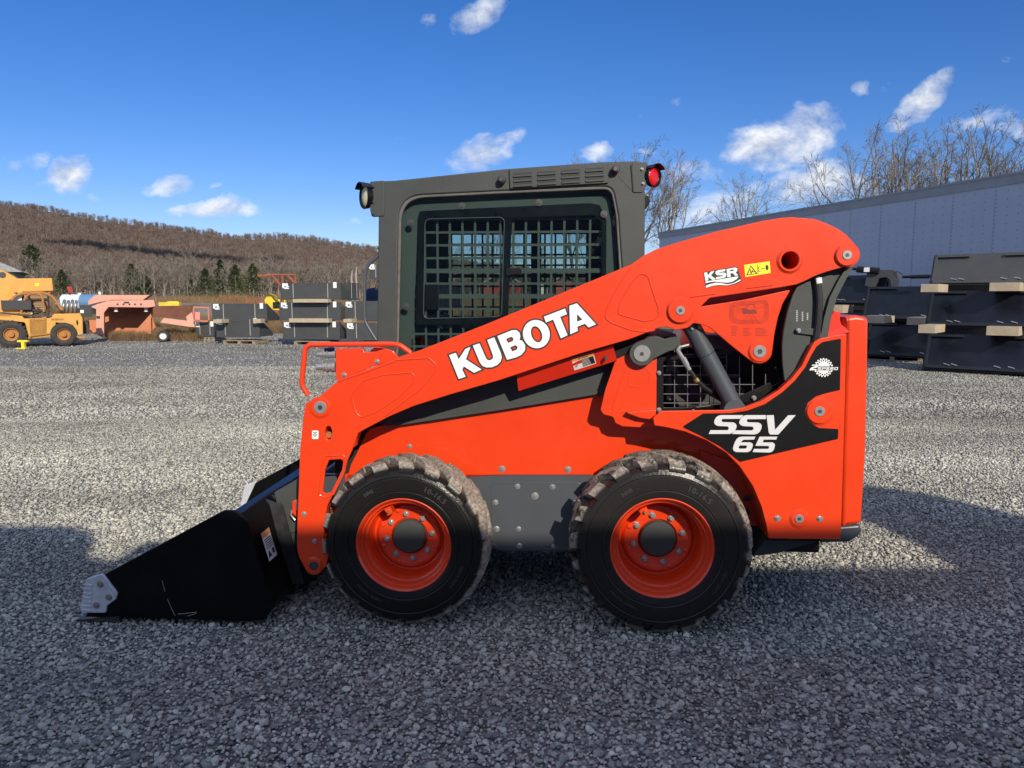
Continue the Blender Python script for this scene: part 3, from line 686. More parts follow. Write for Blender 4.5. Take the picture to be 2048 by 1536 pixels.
def tyre_mb():
    t=MB(); TW=.262
    half=[(.216,.020),(.222,.008),(.242,.001),(.256,-.002),(.260,.001),(.264,-.002),(.295,-.004),(.322,-.002),(.327,.002),(.331,-.0015),(.350,.006),(.361,.02),(.367,.045),(.371,.09)]
    prof=half+[(r,TW-y) for r,y in reversed(half)]
    t.lathe(prof,96)
    NL=19
    for side in (0,1):
        for i in range(NL):
            base=2*PI*(i+(.5 if side else 0))/NL
            def ring(y,ri,ro,off,wb,wt):
                Y=y if side==0 else TW-y
                o=[]
                for (r,da) in ((ri,-wb),(ro,-wt),(ro,wt),(ri,wb)):
                    an=base+off+da; o.append((r*math.cos(an),Y,r*math.sin(an)))
                return o
            sg=1 if side==0 else -1
            w=R_(6.0)
            secs=[ring(.003,.340,.357,0,w,w*.92),ring(.012,.348,.376,0,w,w*.9),ring(.034,.356,.396,sg*.03,w,w*.82),ring(.085,.361,.403,sg*.12,w*.95,w*.70),ring(.142,.361,.405,sg*.27,w*.75,w*.52)]
            vs=[p for s_ in secs for p in s_]; fs=[]
            for k in range(len(secs)-1):
                for j in range(4):
                    A=4*k+j;B=4*k+(j+1)%4; f_=(A,B,B+4,A+4); fs.append(f_ if side==0 else tuple(reversed(f_)))
            e=4*(len(secs)-1); c0=(3,2,1,0); c1=(e,e+1,e+2,e+3)
            fs+= [c0,c1] if side==0 else [tuple(reversed(c0)),tuple(reversed(c1))]
            t.add(vs,fs)
    return t
def text_loops(body,size,shear=0,off=0,sp=1.0):
    cu=bpy.data.curves.new('t','FONT'); cu.body=body; cu.size=size; cu.shear=shear; cu.offset=off; cu.extrude=.0006; cu.space_character=sp; cu.resolution_u=2
    o=bpy.data.objects.new('t',cu); me=bpy.data.meshes.new_from_object(o)
    vs=[v.co.copy() for v in me.vertices]; fs=[tuple(p.vertices) for p in me.polygons]
    bpy.data.objects.remove(o); bpy.data.curves.remove(cu); bpy.data.meshes.remove(me); return vs,fs
M['rubbertext']=mat('raised_rubber',(.05,.05,.05),.32,spec=.6)
def wheel(loc,tm,spin,flip=False):
    wE=bpy.data.objects.new('wheel',None); C.objects.link(wE); wE.parent=LO; wE.location=loc; wE.empty_display_size=.1
    rm=MB()
    rm.lathe([(.216,.03),(.2265,.016),(.2262,.007),(.222,.004),(.2165,.009),(.210,.020),(.207,.030),(.199,.033),(.196,.040),(.194,.060),(.186,.064),(.183,.072),(.181,.115),(.177,.148),(.173,.164),(.167,.166),(.160,.158),(.150,.147),(.140,.145),(.130,.149),(.090,.153),(.082,.166),(.03,.166),(0,.166)],72)
    rm.lathe([(.181,.115),(.181,.25),(.216,.255)],48)
    # hub flange dimples and valve bracket
    for i in range(8):
        an=2*PI*(i+.5)/8; rm.cyl((.140*math.cos(an),.140,.140*math.sin(an)),(.140*math.cos(an),.157,.137*math.sin(an)),.011,n=10,bev=.004)
    an=R_(115); c=Vector((.172*math.cos(an),.06,.172*math.sin(an)))
    rm.box(c,(.036,.05,.03),ry=-an)
    ri=rm.build('rim','orange',wE)
    hc=MB(); hc.lathe([(.081,.166),(.081,.141),(.077,.135),(.03,.133),(0,.133)],40); hc.build('hub_cap','grey',wE)
    hd=MB(); hd.cyl((0,.1315,0),(0,.135,0),.004,n=8); hd.build('cap_mark','darksteel',wE)
    for i in range(8):
        an=2*PI*i/8+spin; p=Vector((.112*math.cos(an),0,.112*math.sin(an)))
        b=MB(); b.cyl(p+Vector((0,.143,0)),p+Vector((0,.160,0)),.0165,n=6,bev=.002); b.cyl(p+Vector((0,.133,0)),p+Vector((0,.145,0)),.0095,n=10,bev=.002); b.build('wheel_bolt','steel',wE)
    b=MB(); b.cyl(c+Vector((0,-.04,0)),c,.007,n=8); b.build('valve','brass',wE)
    ty=tyre_mb().build('tyre',tm,wE,sharp=28)
    if spin: 
        ty.rotation_euler.y=spin
    # raised sidewall lettering
    b=MB()
    for body,ang,size,rad in (('10-16.5',R_(58),.036,.293),('NHS',R_(122),.024,.296),('TUBELESS  TRACTION',R_(235),.013,.29),('HEAVY DUTY',R_(330),.018,.292)):
        vs,fs=text_loops(body,size,0,.0006,1.1)
        wd=max(v.x for v in vs)
        out=[]
        for v in vs:
            a_=ang-(v.x-wd/2)/rad; r_=rad+v.y-size*.35
            out.append((r_*math.cos(a_),-.0042-v.z*.6-.0004,r_*math.sin(a_)))
        b.add(out,fs)
    b.build('sidewall_lettering','rubbertext',wE,sharp=0)
    return wE
w1=wheel((0,0,WR),'tyreF',R_(8)); w2_=wheel((WB,-.005,WR+.012),'tyreR',R_(14)); w2_.scale=(1.05,1.05,1.05)
for w_ in (w1,w2_):
    c=copy_tree(w_,LO); c.location.y=YW; c.rotation_euler.z=PI
# ---- bucket -----------------------------------------------------------------------
YB=-.03; YB2=YB+1.78
SIDE=[(170,1234,1),(176,1222),(208,1149),(447,1021,10),(470,1021,8),(495,1042,4),(512,1110),(546,1215,12),(530,1240,20),(500,1243),(355,1238),(240,1235)]
b=MB(); b.plate(SIDE,YB,.014,.003); 
sd=[U(x,y,YB) for x,y in rnd(SIDE)]
vs,fs=curve_mesh([sd],.007,.003); b.add([(v.x,YB2-v.z,v.y) for v in vs],fs)
prof=[(178,1236),(355,1237),(500,1242),(524,1239),(538,1228),(541,1212),(508,1110),(491,1044),(480,1030)]
pp=[U(x,y,YB) for x,y in rnd([p+((12,) if 3<=i<=5 else ()) for i,p in enumerate(prof)])]
vs=[];fs=[]
for i,(x,zz) in enumerate(pp):
    a0=Vector(pp[max(0,i-1)]); a1=Vector(pp[min(len(pp)-1,i+1)]); t_=(a1-a0).normalized(); nrm=Vector((-t_.y,t_.x))*.01
    vs+=[(x,YB+.01,zz),(x,YB2-.004,zz),(x+nrm.x,YB2-.004,zz+nrm.y),(x+nrm.x,YB+.01,zz+nrm.y)]
for i in range(len(pp)-1):
    A=4*i;B=A+4; fs+=[(A+1,B+1,B,A),(A+3,B+3,B+2,A+2)]
b.add(vs,fs)
bk=b.build('bucket','bucketblack',LO)
# top rail
b=MB(); p=U(484,1030,YB); q=U(470,1022,YB)
b.hexa([(q[0]-.01,YB+.012,q[1]-.05),(p[0]+.012,YB+.012,p[1]-.052),(p[0]+.012,YB2-.01,p[1]-.052),(q[0]-.01,YB2-.01,q[1]-.05),(q[0]-.01,YB+.012,q[1]-.002),(p[0]-.012,YB+.012,p[1]-.004),(p[0]-.012,YB2-.01,p[1]-.004),(q[0]-.01,YB2-.01,q[1]-.002)])
b.build('top_rail',mat('gloss_black_paint',(.010,.011,.014),.16,coat=.8),bk)
# back gussets on the shell
M['backplate']=mat('bucket_back_paint',(.030,.030,.032),.45,noise=.3,nscale=14,rvar=.15)
b=MB()
for yy in (.26,.34,YW-.34,YW-.26):
    A=U(486,1036,YB); B=U(545,1215,YB)
    b.hexa([(B[0]-.01,yy,B[1]),(B[0]+.05,yy,B[1]),(B[0]+.05,yy+.012,B[1]),(B[0]-.01,yy+.012,B[1]),(A[0]-.02,yy,A[1]+.012),(A[0]+.075,yy,A[1]-.02),(A[0]+.075,yy+.012,A[1]-.02),(A[0]-.02,yy+.012,A[1]+.012)])
b.build('back_gusset','backplate',bk)
# quick coupler plate
A=U(500,1040,YB); B=U(552,1200,YB)
b=MB(); b.hexa([(B[0]+.035,.36,B[1]+.02),(B[0]+.06,.36,B[1]+.02),(B[0]+.06,YW-.36,B[1]+.02),(B[0]+.035,YW-.36,B[1]+.02),(A[0]+.035,.36,A[1]+.01),(A[0]+.06,.36,A[1]+.01),(A[0]+.06,YW-.36,A[1]+.01),(A[0]+.035,YW-.36,A[1]+.01)])
b.plate([(548,985,4),(600,955),(605,1085),(590,1100,4),(570,1075)],.30,.02,.003); b.plate([(560,1000,3),(596,980,3),(598,1060,3),(580,1068,3)],.285,.015,.003)
qc=b.build('quick_coupler','grey',LO)
b=MB(); b.plate([(584,1003,3),(594,998,3),(600,1020,3),(596,1038,3),(584,1026,3)],.25,.03,.003); b.build('coupler_lever','orange',qc)
b=MB(); b.cyl(L3(594,1003,.24),L3(596,1020,.24),.01,n=10); b.tube([L3(583,1020,.245),L3(582,1030,.245),L3(590,1040,.245)],.005,6); b.build('lever_spring','steel',qc)
# cutting edge and bolt-on side cutters
b=MB(); e0=U(152,1238,YB); e1=U(240,1234,YB)
b.hexa([(e0[0],YB-.012,e0[1]-.006),(e1[0],YB-.012,e1[1]-.016),(e1[0],YB2+.012,e1[1]-.016),(e0[0],YB2+.012,e0[1]-.006),(e0[0]+.01,YB-.012,e0[1]+.002),(e1[0],YB-.012,e1[1]+.004),(e1[0],YB2+.012,e1[1]+.004),(e0[0]+.01,YB2+.012,e0[1]+.002)])
b.build('cutting_edge','backplate',bk)
CUT=[(172,1158,3),(202,1148,3),(208,1152),(234,1187,5),(231,1199,5),(213,1212),(211,1226,3),(178,1226),(163,1228),(160,1215)]
def cutter(flipY=None):
    b=MB(); b.plate(CUT,YB-.014,.014,.004,bres=2)
    for i in range(7):
        y=1168+i*8.5; b.plate([(166.5-i*.7,y,1),(184-i*.7,y+2,1),(184-i*.7,y+5,1),(166.5-i*.7,y+2.4,1)],YB-.019,.008,.0012)
    c=b.build('side_cutter','castgrey',bk)
    for px,py in ((200,1169),(217,1195),(192,1211)):
        q=MB(); q.disc(px,py,6.5,YB-.017,YB-.012,n=14,bev=.001); q.disc(px,py,4,YB-.022,YB-.016,n=6,bev=.001); q.build('cutter_bolt',M['ab'],c)
    return c
ct=cutter()
for ob in (ct,):
    c=copy_tree(ct,bk); c.scale.y=-1; c.location.y=YB+YB2
# safety label on the bucket back shell
u0=Vector((U(500,1070,YB)[0]+.012,0,U(500,1070,YB)[1])); 
def backpt(s,t):   # s along width (m), t down the shell 0..1
    A=U(489,1044,YB); B=U(541,1212,YB)
    x=A[0]+(B[0]-A[0])*t+.0135; zz=A[1]+(B[1]-A[1])*t+.0045; return (x,s,zz)
def backquad(name,m,s0,s1,t0,t1,par,d=0):
    mb=MB(); vs=[backpt(s0,t0),backpt(s0,t1),backpt(s1,t1),backpt(s1,t0)]; vs=[(a_+d,b_,c_+d*.3) for a_,b_,c_ in vs]
    mb.add(vs,[(0,1,2,3)]); return mb.build(name,m,par,sharp=0)
lb_=backquad('safety_label','paper',.06,.16,.22,.56,bk)
backquad('label_header','labelorange',.06,.16,.22,.28,lb_,.0008)
for i in range(5): backquad('label_line','ink',.07,.15,.31+i*.025,.318+i*.025,lb_,.0008)
mb=MB(); vs=[backpt(.068,.52),backpt(.088,.44),backpt(.108,.52)]; mb.add([(a_+.0008,b_,c_+.0003) for a_,b_,c_ in vs],[(0,1,2)]); mb.build('label_symbol','ink',lb_,sharp=0)
backquad('label_symbol','ink',.122,.146,.45,.51,lb_,.0008)
# scratches in the paint of the side plate
b=MB()
for s_ in ([(324,1161),(326,1168),(330,1183)],[(335,1198),(342,1215),(350,1231)],[(356,1228),(372,1227),(394,1224)],[(375,1232),(384,1230),(393,1226)]):
    b.tube([L3(x,y,YB-.0002) for x,y in s_],.0011,4)
b.build('paint_scratches',mat('bare_scratch',(.38,.34,.28),.6),bk)
# ================================================================== LIGHT, SKY, CAMERA
AZ=R_(20); EL=R_(27.4)                      # sun right-behind the camera
SUN=Vector((math.sin(AZ)*math.cos(EL),-math.cos(AZ)*math.cos(EL),math.sin(EL)))
sl=bpy.data.lights.new('sun','SUN'); sl.energy=SUNE; sl.angle=R_(.45); sl.color=(1,.90,.745)
so=bpy.data.objects.new('sun',sl); C.objects.link(so); so.rotation_euler=(-SUN).to_track_quat('-Z','Y').to_euler()
w=bpy.data.worlds.new('World'); SC.world=w; w.use_nodes=True; nt=w.node_tree; N=nt.nodes; LK_=nt.links
bg=N['Background']; sky=N.new('ShaderNodeTexSky'); sky.sky_type='NISHITA'; sky.sun_disc=False
sky.sun_elevation=EL; sky.sun_rotation=PI-AZ   # rotation measured from +Y towards +X
sky.altitude=600; sky.air_density=SKYAIR; sky.dust_density=.25; sky.ozone_density=2.6
bg.inputs['Strength'].default_value=SKYS
tc=N.new('ShaderNodeTexCoord')
sx_=N.new('ShaderNodeSeparateXYZ'); LK_.new(tc.outputs['Generated'],sx_.inputs[0])
def mth(op,a,b=None,c=None,clamp=False):
    n=N.new('ShaderNodeMath'); n.operation=op; n.use_clamp=clamp
    for i,q in enumerate((a,b,c)):
        if q is None: continue
        if isinstance(q,(int,float)): n.inputs[i].default_value=q
        else: LK_.new(q,n.inputs[i])
    return n.outputs[0]
yy=mth('MAXIMUM',sx_.outputs[1],.02)
uu=mth('DIVIDE',sx_.outputs[0],yy); vv=mth('DIVIDE',sx_.outputs[2],yy)
cb=N.new('ShaderNodeCombineXYZ'); LK_.new(uu,cb.inputs[0]); LK_.new(vv,cb.inputs[1])
def nz(scale,det,rough,off=0,dist=0,sy=1):
    mp=N.new('ShaderNodeMapping'); mp.inputs['Location'].default_value=(off,off*.7,0); mp.inputs['Scale'].default_value=(1,sy,1); LK_.new(cb.outputs[0],mp.inputs[0])
    n=N.new('ShaderNodeTexNoise'); n.inputs['Scale'].default_value=scale; n.inputs['Detail'].default_value=det; n.inputs['Roughness'].default_value=rough; n.inputs['Distortion'].default_value=dist
    LK_.new(mp.outputs[0],n.inputs['Vector']); return n.outputs['Fac']
n1=nz(13,9,.62,3.1,.25,1.5); n2=nz(5,4,.5,9.2); n3=nz(26,8,.6,1.7)
# warp the coordinates a little so that the puffs are ragged
wu=mth('MULTIPLY_ADD',mth('SUBTRACT',nz(9,5,.6,5.5),.5),.055,uu); wv=mth('MULTIPLY_ADD',mth('SUBTRACT',nz(9,5,.6,7.7),.5),.055,vv)
def pd(px,py):
    d=ray(px,py); return d.x/d.y,d.z/d.y
CL_=[ # px,py,rx,ry,angle,density
 (143,350,54,38,0,1.2),(85,372,40,16,0,.5),(25,335,40,16,-15,.6),(200,400,30,12,0,.4),(700,448,40,10,0,.3),(620,300,18,8,0,.25),(45,328,52,20,-10,.55),(230,368,26,14,0,.4),(340,373,70,19,-4,.8),(430,374,22,10,0,.6),(425,425,95,19,0,.95),(360,425,35,14,0,.7),(470,415,40,18,0,.5),
 (960,30,66,30,-25,.85),(850,42,22,14,0,.4),(962,310,64,38,-22,1.15),(1010,288,45,14,-30,.6),(805,330,16,9,0,.3),(800,286,14,6,0,.3),
 (1330,210,60,14,-10,.3),(1355,200,14,18,0,.35),(1570,275,118,52,-14,1.2),(1620,235,60,24,-10,.9),(1500,300,70,34,-10,.9),(1625,362,85,42,-12,1.25),(1690,380,70,34,0,1.0),
 (1725,170,26,17,0,.6),(1780,165,26,12,-20,.3),(1835,205,95,26,-38,1.0),(1870,165,48,20,-30,.8),(2000,130,32,17,-40,.5),(1960,240,80,22,-15,.4),(2030,260,60,26,0,.5),
 (1200,312,50,22,0,.8),(1285,310,40,16,0,.5),(1380,345,70,28,0,.7),(1430,415,110,50,0,.9),(1330,470,60,20,0,.6),(1480,390,60,30,0,.6)]
dens=None
for px,py,rx,ry,an,dn in CL_:
    u0,v0=pd(px,py); u1,v1=pd(px+1,py); s=1/F*1.02; an=R_(-an)
    du=mth('SUBTRACT',wu,u0); dv=mth('SUBTRACT',wv,v0)
    a_=mth('DIVIDE',mth('ADD',mth('MULTIPLY',du,math.cos(an)),mth('MULTIPLY',dv,math.sin(an))),rx*s*1.12)
    b_=mth('DIVIDE',mth('SUBTRACT',mth('MULTIPLY',dv,math.cos(an)),mth('MULTIPLY',du,math.sin(an))),ry*s*1.2)
    r2=mth('ADD',mth('MULTIPLY',a_,a_),mth('MULTIPLY',b_,b_))
    k=mth('MULTIPLY',mth('SUBTRACT',1.0,r2,clamp=True),dn)
    dens=k if dens is None else mth('MAXIMUM',dens,k)
# behind and beside the camera only the fill cloud added below

dd=mth('ADD',dens,mth('MULTIPLY',mth('SUBTRACT',n1,.56),2.6))
dd=mth('MULTIPLY',mth('MULTIPLY',mth('SUBTRACT',dd,.15),1.05,clamp=True),mth('GREATER_THAN',dens,.0))
msk=mth('MULTIPLY',dd,mth('MULTIPLY',dens,3.2,clamp=True))
front=mth('GREATER_THAN',sx_.outputs[1],.02); msk=mth('MULTIPLY',msk,front); msk=mth('MULTIPLY',msk,.93,clamp=True)
# lit tops, greyer undersides
up=nz(13,9,.62,3.1,.25,1.5)
mpv=N.new('ShaderNodeMapping'); mpv.inputs['Location'].default_value=(3.1-.012,2.17+.022,0); mpv.inputs['Scale'].default_value=(1,1.5,1); LK_.new(cb.outputs[0],mpv.inputs[0])
nn=N.new('ShaderNodeTexNoise'); nn.inputs['Scale'].default_value=13; nn.inputs['Detail'].default_value=9; nn.inputs['Roughness'].default_value=.62; nn.inputs['Distortion'].default_value=.25; LK_.new(mpv.outputs[0],nn.inputs['Vector'])
sh=mth('MULTIPLY_ADD',mth('SUBTRACT',n1,nn.outputs['Fac']),3.0,.55,clamp=True)
cr=N.new('ShaderNodeMix'); cr.data_type='RGBA'; cr.inputs['A'].default_value=(3.0,3.6,5.0,1); cr.inputs['B'].default_value=(8.2,8.3,8.4,1); LK_.new(sh,cr.inputs['Factor'])
hs=N.new('ShaderNodeHueSaturation'); hs.inputs['Saturation'].default_value=SKYSAT; hs.inputs['Value'].default_value=1.0; LK_.new(sky.outputs[0],hs.inputs['Color'])
tn=N.new('ShaderNodeMix'); tn.data_type='RGBA'; tn.blend_type='MULTIPLY'; tn.inputs['Factor'].default_value=1; tn.inputs['B'].default_value=SKYT; LK_.new(hs.outputs[0],tn.inputs['A'])
mx=N.new('ShaderNodeMix'); mx.data_type='RGBA'; LK_.new(tn.outputs['Result'],mx.inputs['A']); LK_.new(cr.outputs['Result'],mx.inputs['B']); LK_.new(msk,mx.inputs['Factor'])
# unseen broken cloud overhead and behind the viewer, added to raise the fill
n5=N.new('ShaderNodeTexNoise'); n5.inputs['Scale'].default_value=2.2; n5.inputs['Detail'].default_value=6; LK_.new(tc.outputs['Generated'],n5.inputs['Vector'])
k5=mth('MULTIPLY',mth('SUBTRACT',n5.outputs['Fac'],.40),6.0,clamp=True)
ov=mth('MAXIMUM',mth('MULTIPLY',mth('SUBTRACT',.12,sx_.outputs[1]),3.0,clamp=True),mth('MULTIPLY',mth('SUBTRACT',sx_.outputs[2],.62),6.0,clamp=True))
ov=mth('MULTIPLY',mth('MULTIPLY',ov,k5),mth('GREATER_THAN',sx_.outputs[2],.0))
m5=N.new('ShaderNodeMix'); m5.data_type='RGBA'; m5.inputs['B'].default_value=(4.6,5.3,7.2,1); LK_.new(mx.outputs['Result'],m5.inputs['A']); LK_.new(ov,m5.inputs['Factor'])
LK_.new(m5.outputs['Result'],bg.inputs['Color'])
cam=bpy.data.cameras.new('camera'); cam.lens=36*F/2048; cam.sensor_width=36; cam.clip_end=6000; cam.clip_start=.05
co=bpy.data.objects.new('camera',cam); C.objects.link(co); co.location=CAM; co.rotation_euler=(PI/2-PITCH,0,0); SC.camera=co
SC.view_settings.view_transform='Standard'; SC.view_settings.look='None'; SC.view_settings.exposure=EXPO; SC.view_settings.gamma=1
w.cycles.sampling_method='MANUAL'; w.cycles.sample_map_resolution=256
SC.cycles.max_bounces=8; SC.cycles.transparent_max_bounces=16

# ================================================================== GROUND
def ground_mat():
    m=bpy.data.materials.new('gravel_ground'); m.use_nodes=True; nt=m.node_tree; N=nt.nodes; L=nt.links; b=N['Principled BSDF']; b.inputs['Roughness'].default_value=.95; b.inputs['Specular IOR Level'].default_value=.2
    tc=N.new('ShaderNodeTexCoord')
    def noise(s,d=5,r=.6):
        n=N.new('ShaderNodeTexNoise'); n.inputs['Scale'].default_value=s; n.inputs['Detail'].default_value=d; n.inputs['Roughness'].default_value=r; L.new(tc.outputs['Object'],n.inputs['Vector']); return n
    def vor(s):
        v=N.new('ShaderNodeTexVoronoi'); v.inputs['Scale'].default_value=s; L.new(tc.outputs['Object'],v.inputs['Vector']); return v
    v1=vor(32); v2=vor(14)
    sp=N.new('ShaderNodeSeparateColor'); L.new(v1.outputs['Color'],sp.inputs[0])
    r=N.new('ShaderNodeValToRGB'); e=r.color_ramp.elements; e[0].color=(.085,.086,.082,1); e[1].color=(.44,.435,.40,1); e.new(.45).color=(.185,.185,.172,1); e.new(.8).color=(.265,.263,.243,1); L.new(sp.outputs[0],r.inputs['Fac'])
    sp2=N.new('ShaderNodeSeparateColor'); L.new(v2.outputs['Color'],sp2.inputs[0])
    n1=noise(.35,6); n2=noise(2.2,5)
    mr=N.new('ShaderNodeMapRange'); mr.inputs['From Min'].default_value=.3; mr.inputs['From Max'].default_value=.7; mr.inputs['To Min'].default_value=.72; mr.inputs['To Max'].default_value=1.25; L.new(n1.outputs['Fac'],mr.inputs['Value'])
    mr2=N.new('ShaderNodeMapRange'); mr2.inputs['From Min'].default_value=.3; mr2.inputs['From Max'].default_value=.7; mr2.inputs['To Min'].default_value=.8; mr2.inputs['To Max'].default_value=1.2; L.new(n2.outputs['Fac'],mr2.inputs['Value'])
    mm=N.new('ShaderNodeMath'); mm.operation='MULTIPLY'; L.new(mr.outputs[0],mm.inputs[0]); L.new(mr2.outputs[0],mm.inputs[1])
    hs=N.new('ShaderNodeHueSaturation'); L.new(r.outputs['Color'],hs.inputs['Color']); L.new(mm.outputs[0],hs.inputs['Value'])
    # brown scrub past the yard edge
    sx=N.new('ShaderNodeSeparateXYZ'); L.new(tc.outputs['Object'],sx.inputs[0])
    n3=noise(.15,4); a=N.new('ShaderNodeMath'); a.operation='MULTIPLY_ADD'; L.new(n3.outputs['Fac'],a.inputs[0]); a.inputs[1].default_value=5; L.new(sx.outputs[1],a.inputs[2])
    ed=N.new('ShaderNodeMapRange'); ed.inputs['From Min'].default_value=37.5; ed.inputs['From Max'].default_value=40; L.new(a.outputs[0],ed.inputs['Value'])
    n4=noise(.6,8,.7); r4=N.new('ShaderNodeValToRGB'); e=r4.color_ramp.elements; e[0].position=.35; e[0].color=(.13,.10,.055,1); e[1].position=.65; e[1].color=(.26,.24,.11,1); L.new(n4.outputs['Fac'],r4.inputs['Fac'])
    mx=N.new('ShaderNodeMix'); mx.data_type='RGBA'; L.new(ed.outputs[0],mx.inputs['Factor']); L.new(hs.outputs[0],mx.inputs['A']); L.new(r4.outputs[0],mx.inputs['B'])
    L.new(mx.outputs['Result'],b.inputs['Base Color'])
    bp=N.new('ShaderNodeBump'); bp.inputs['Strength'].default_value=1; bp.inputs['Distance'].default_value=.018; bp.invert=True
    L.new(v1.outputs['Distance'],bp.inputs['Height'])
    bp2=N.new('ShaderNodeBump'); bp2.inputs['Strength'].default_value=.7; bp2.inputs['Distance'].default_value=.06; L.new(n2.outputs['Fac'],bp2.inputs['Height']); L.new(bp.outputs[0],bp2.inputs['Normal'])
    L.new(bp2.outputs[0],b.inputs['Normal']); return m
g=MB(); S_=3000
# one sheet, finer near the camera
xs=[-S_,-300,-60]+[i*1.0-20 for i in range(41)]+[60,300,S_]; ys=[-S_,-100,-20]+[i*1.0-4 for i in range(46)]+[80,300,S_]
def gz(x,y): 
    return 0
vs=[(x,y,0) for y in ys for x in xs]; nx=len(xs); fs=[(j*nx+i,j*nx+i+1,(j+1)*nx+i+1,(j+1)*nx+i) for j in range(len(ys)-1) for i in range(nx-1)]
g.add(vs,fs); M['ground']=ground_mat(); go=g.build('ground','ground',sharp=0); go['kind']='structure'; go.location.z=-.006
# --- loose stones: a few rock shapes scattered by a node tree
def stone_mat():
    m=bpy.data.materials.new('crushed_stone'); m.use_nodes=True; nt=m.node_tree; N=nt.nodes; L=nt.links; b=N['Principled BSDF']; b.inputs['Roughness'].default_value=.88; b.inputs['Specular IOR Level'].default_value=.25
    oi=N.new('ShaderNodeObjectInfo'); r=N.new('ShaderNodeValToRGB'); e=r.color_ramp.elements
    e[0].color=(.16,.162,.148,1); e[1].color=(.76,.755,.64,1); e.new(.22).color=(.31,.305,.275,1); e.new(.55).color=(.48,.475,.405,1); e.new(.85).color=(.58,.565,.48,1); e.new(.93).color=(.33,.285,.24,1)
    L.new(oi.outputs['Random'],r.inputs['Fac'])
    tc=N.new('ShaderNodeTexCoord'); n=N.new('ShaderNodeTexNoise'); n.inputs['Scale'].default_value=1.4; n.inputs['Detail'].default_value=8; L.new(tc.outputs['Object'],n.inputs['Vector'])
    mr=N.new('ShaderNodeMapRange'); mr.inputs['From Min'].default_value=.3; mr.inputs['From Max'].default_value=.7; mr.inputs['To Min'].default_value=.75; mr.inputs['To Max'].default_value=1.2; L.new(n.outputs['Fac'],mr.inputs['Value'])
    # broad patches of cleaner and dustier stone over the yard
    ge=N.new('ShaderNodeNewGeometry'); n2=N.new('ShaderNodeTexNoise'); n2.inputs['Scale'].default_value=.8; n2.inputs['Detail'].default_value=5; mpg=N.new('ShaderNodeMapping'); mpg.inputs['Scale'].default_value=(.32,1.0,1); L.new(ge.outputs['Position'],mpg.inputs[0]); L.new(mpg.outputs[0],n2.inputs['Vector'])
    m2=N.new('ShaderNodeMapRange'); m2.inputs['From Min'].default_value=.32; m2.inputs['From Max'].default_value=.68; m2.inputs['To Min'].default_value=.70; m2.inputs['To Max'].default_value=1.22; L.new(n2.outputs['Fac'],m2.inputs['Value'])
    mm=N.new('ShaderNodeMath'); mm.operation='MULTIPLY'; L.new(mr.outputs[0],mm.inputs[0]); L.new(m2.outputs[0],mm.inputs[1])
    hs=N.new('ShaderNodeHueSaturation'); L.new(r.outputs[0],hs.inputs['Color']); L.new(mm.outputs[0],hs.inputs['Value'])
    # stone stays pale near the camera and is multiplied greyer towards the back
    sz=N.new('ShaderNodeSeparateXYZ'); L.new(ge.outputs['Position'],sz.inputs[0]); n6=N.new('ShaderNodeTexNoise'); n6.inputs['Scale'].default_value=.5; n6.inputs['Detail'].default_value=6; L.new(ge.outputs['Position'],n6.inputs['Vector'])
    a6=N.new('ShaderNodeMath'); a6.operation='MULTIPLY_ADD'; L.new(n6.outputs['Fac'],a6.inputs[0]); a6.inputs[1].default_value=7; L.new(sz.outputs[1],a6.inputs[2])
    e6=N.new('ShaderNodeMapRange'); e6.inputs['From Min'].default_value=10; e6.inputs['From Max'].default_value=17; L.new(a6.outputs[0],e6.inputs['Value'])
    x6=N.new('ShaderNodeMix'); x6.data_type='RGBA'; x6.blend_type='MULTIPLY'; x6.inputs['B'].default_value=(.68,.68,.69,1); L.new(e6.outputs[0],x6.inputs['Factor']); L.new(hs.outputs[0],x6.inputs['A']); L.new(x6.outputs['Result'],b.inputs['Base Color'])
    return m
SM=stone_mat()
import bmesh
hid=bpy.data.collections.new('stone_shapes')
rs=random.Random(3)
for k in range(9):
    bm=bmesh.new(); bmesh.ops.create_icosphere(bm,subdivisions=2,radius=1)
    ax=(rs.uniform(.75,1.15),rs.uniform(.55,.9),rs.uniform(.38,.6)); 
    cuts=[Vector((rs.gauss(0,1),rs.gauss(0,1),rs.gauss(0,1))).normalized() for _ in range(9)]
    for v in bm.verts:
        p=v.co.copy()
        for c_ in cuts:
            q=p.dot(c_); lim=.62+.12*((hash((round(c_.x,3)))%10)/10)
            if q>lim: p-=c_*(q-lim)*.9
        p+=Vector((rs.gauss(0,1),rs.gauss(0,1),rs.gauss(0,1)))*.025
        v.co=Vector((p.x*ax[0],p.y*ax[1],p.z*ax[2]))*.62
    me=bpy.data.meshes.new('stone_shape'); bm.to_mesh(me); bm.free(); me.materials.append(SM)
    o=bpy.data.objects.new('stone_shape',me); hid.objects.link(o)
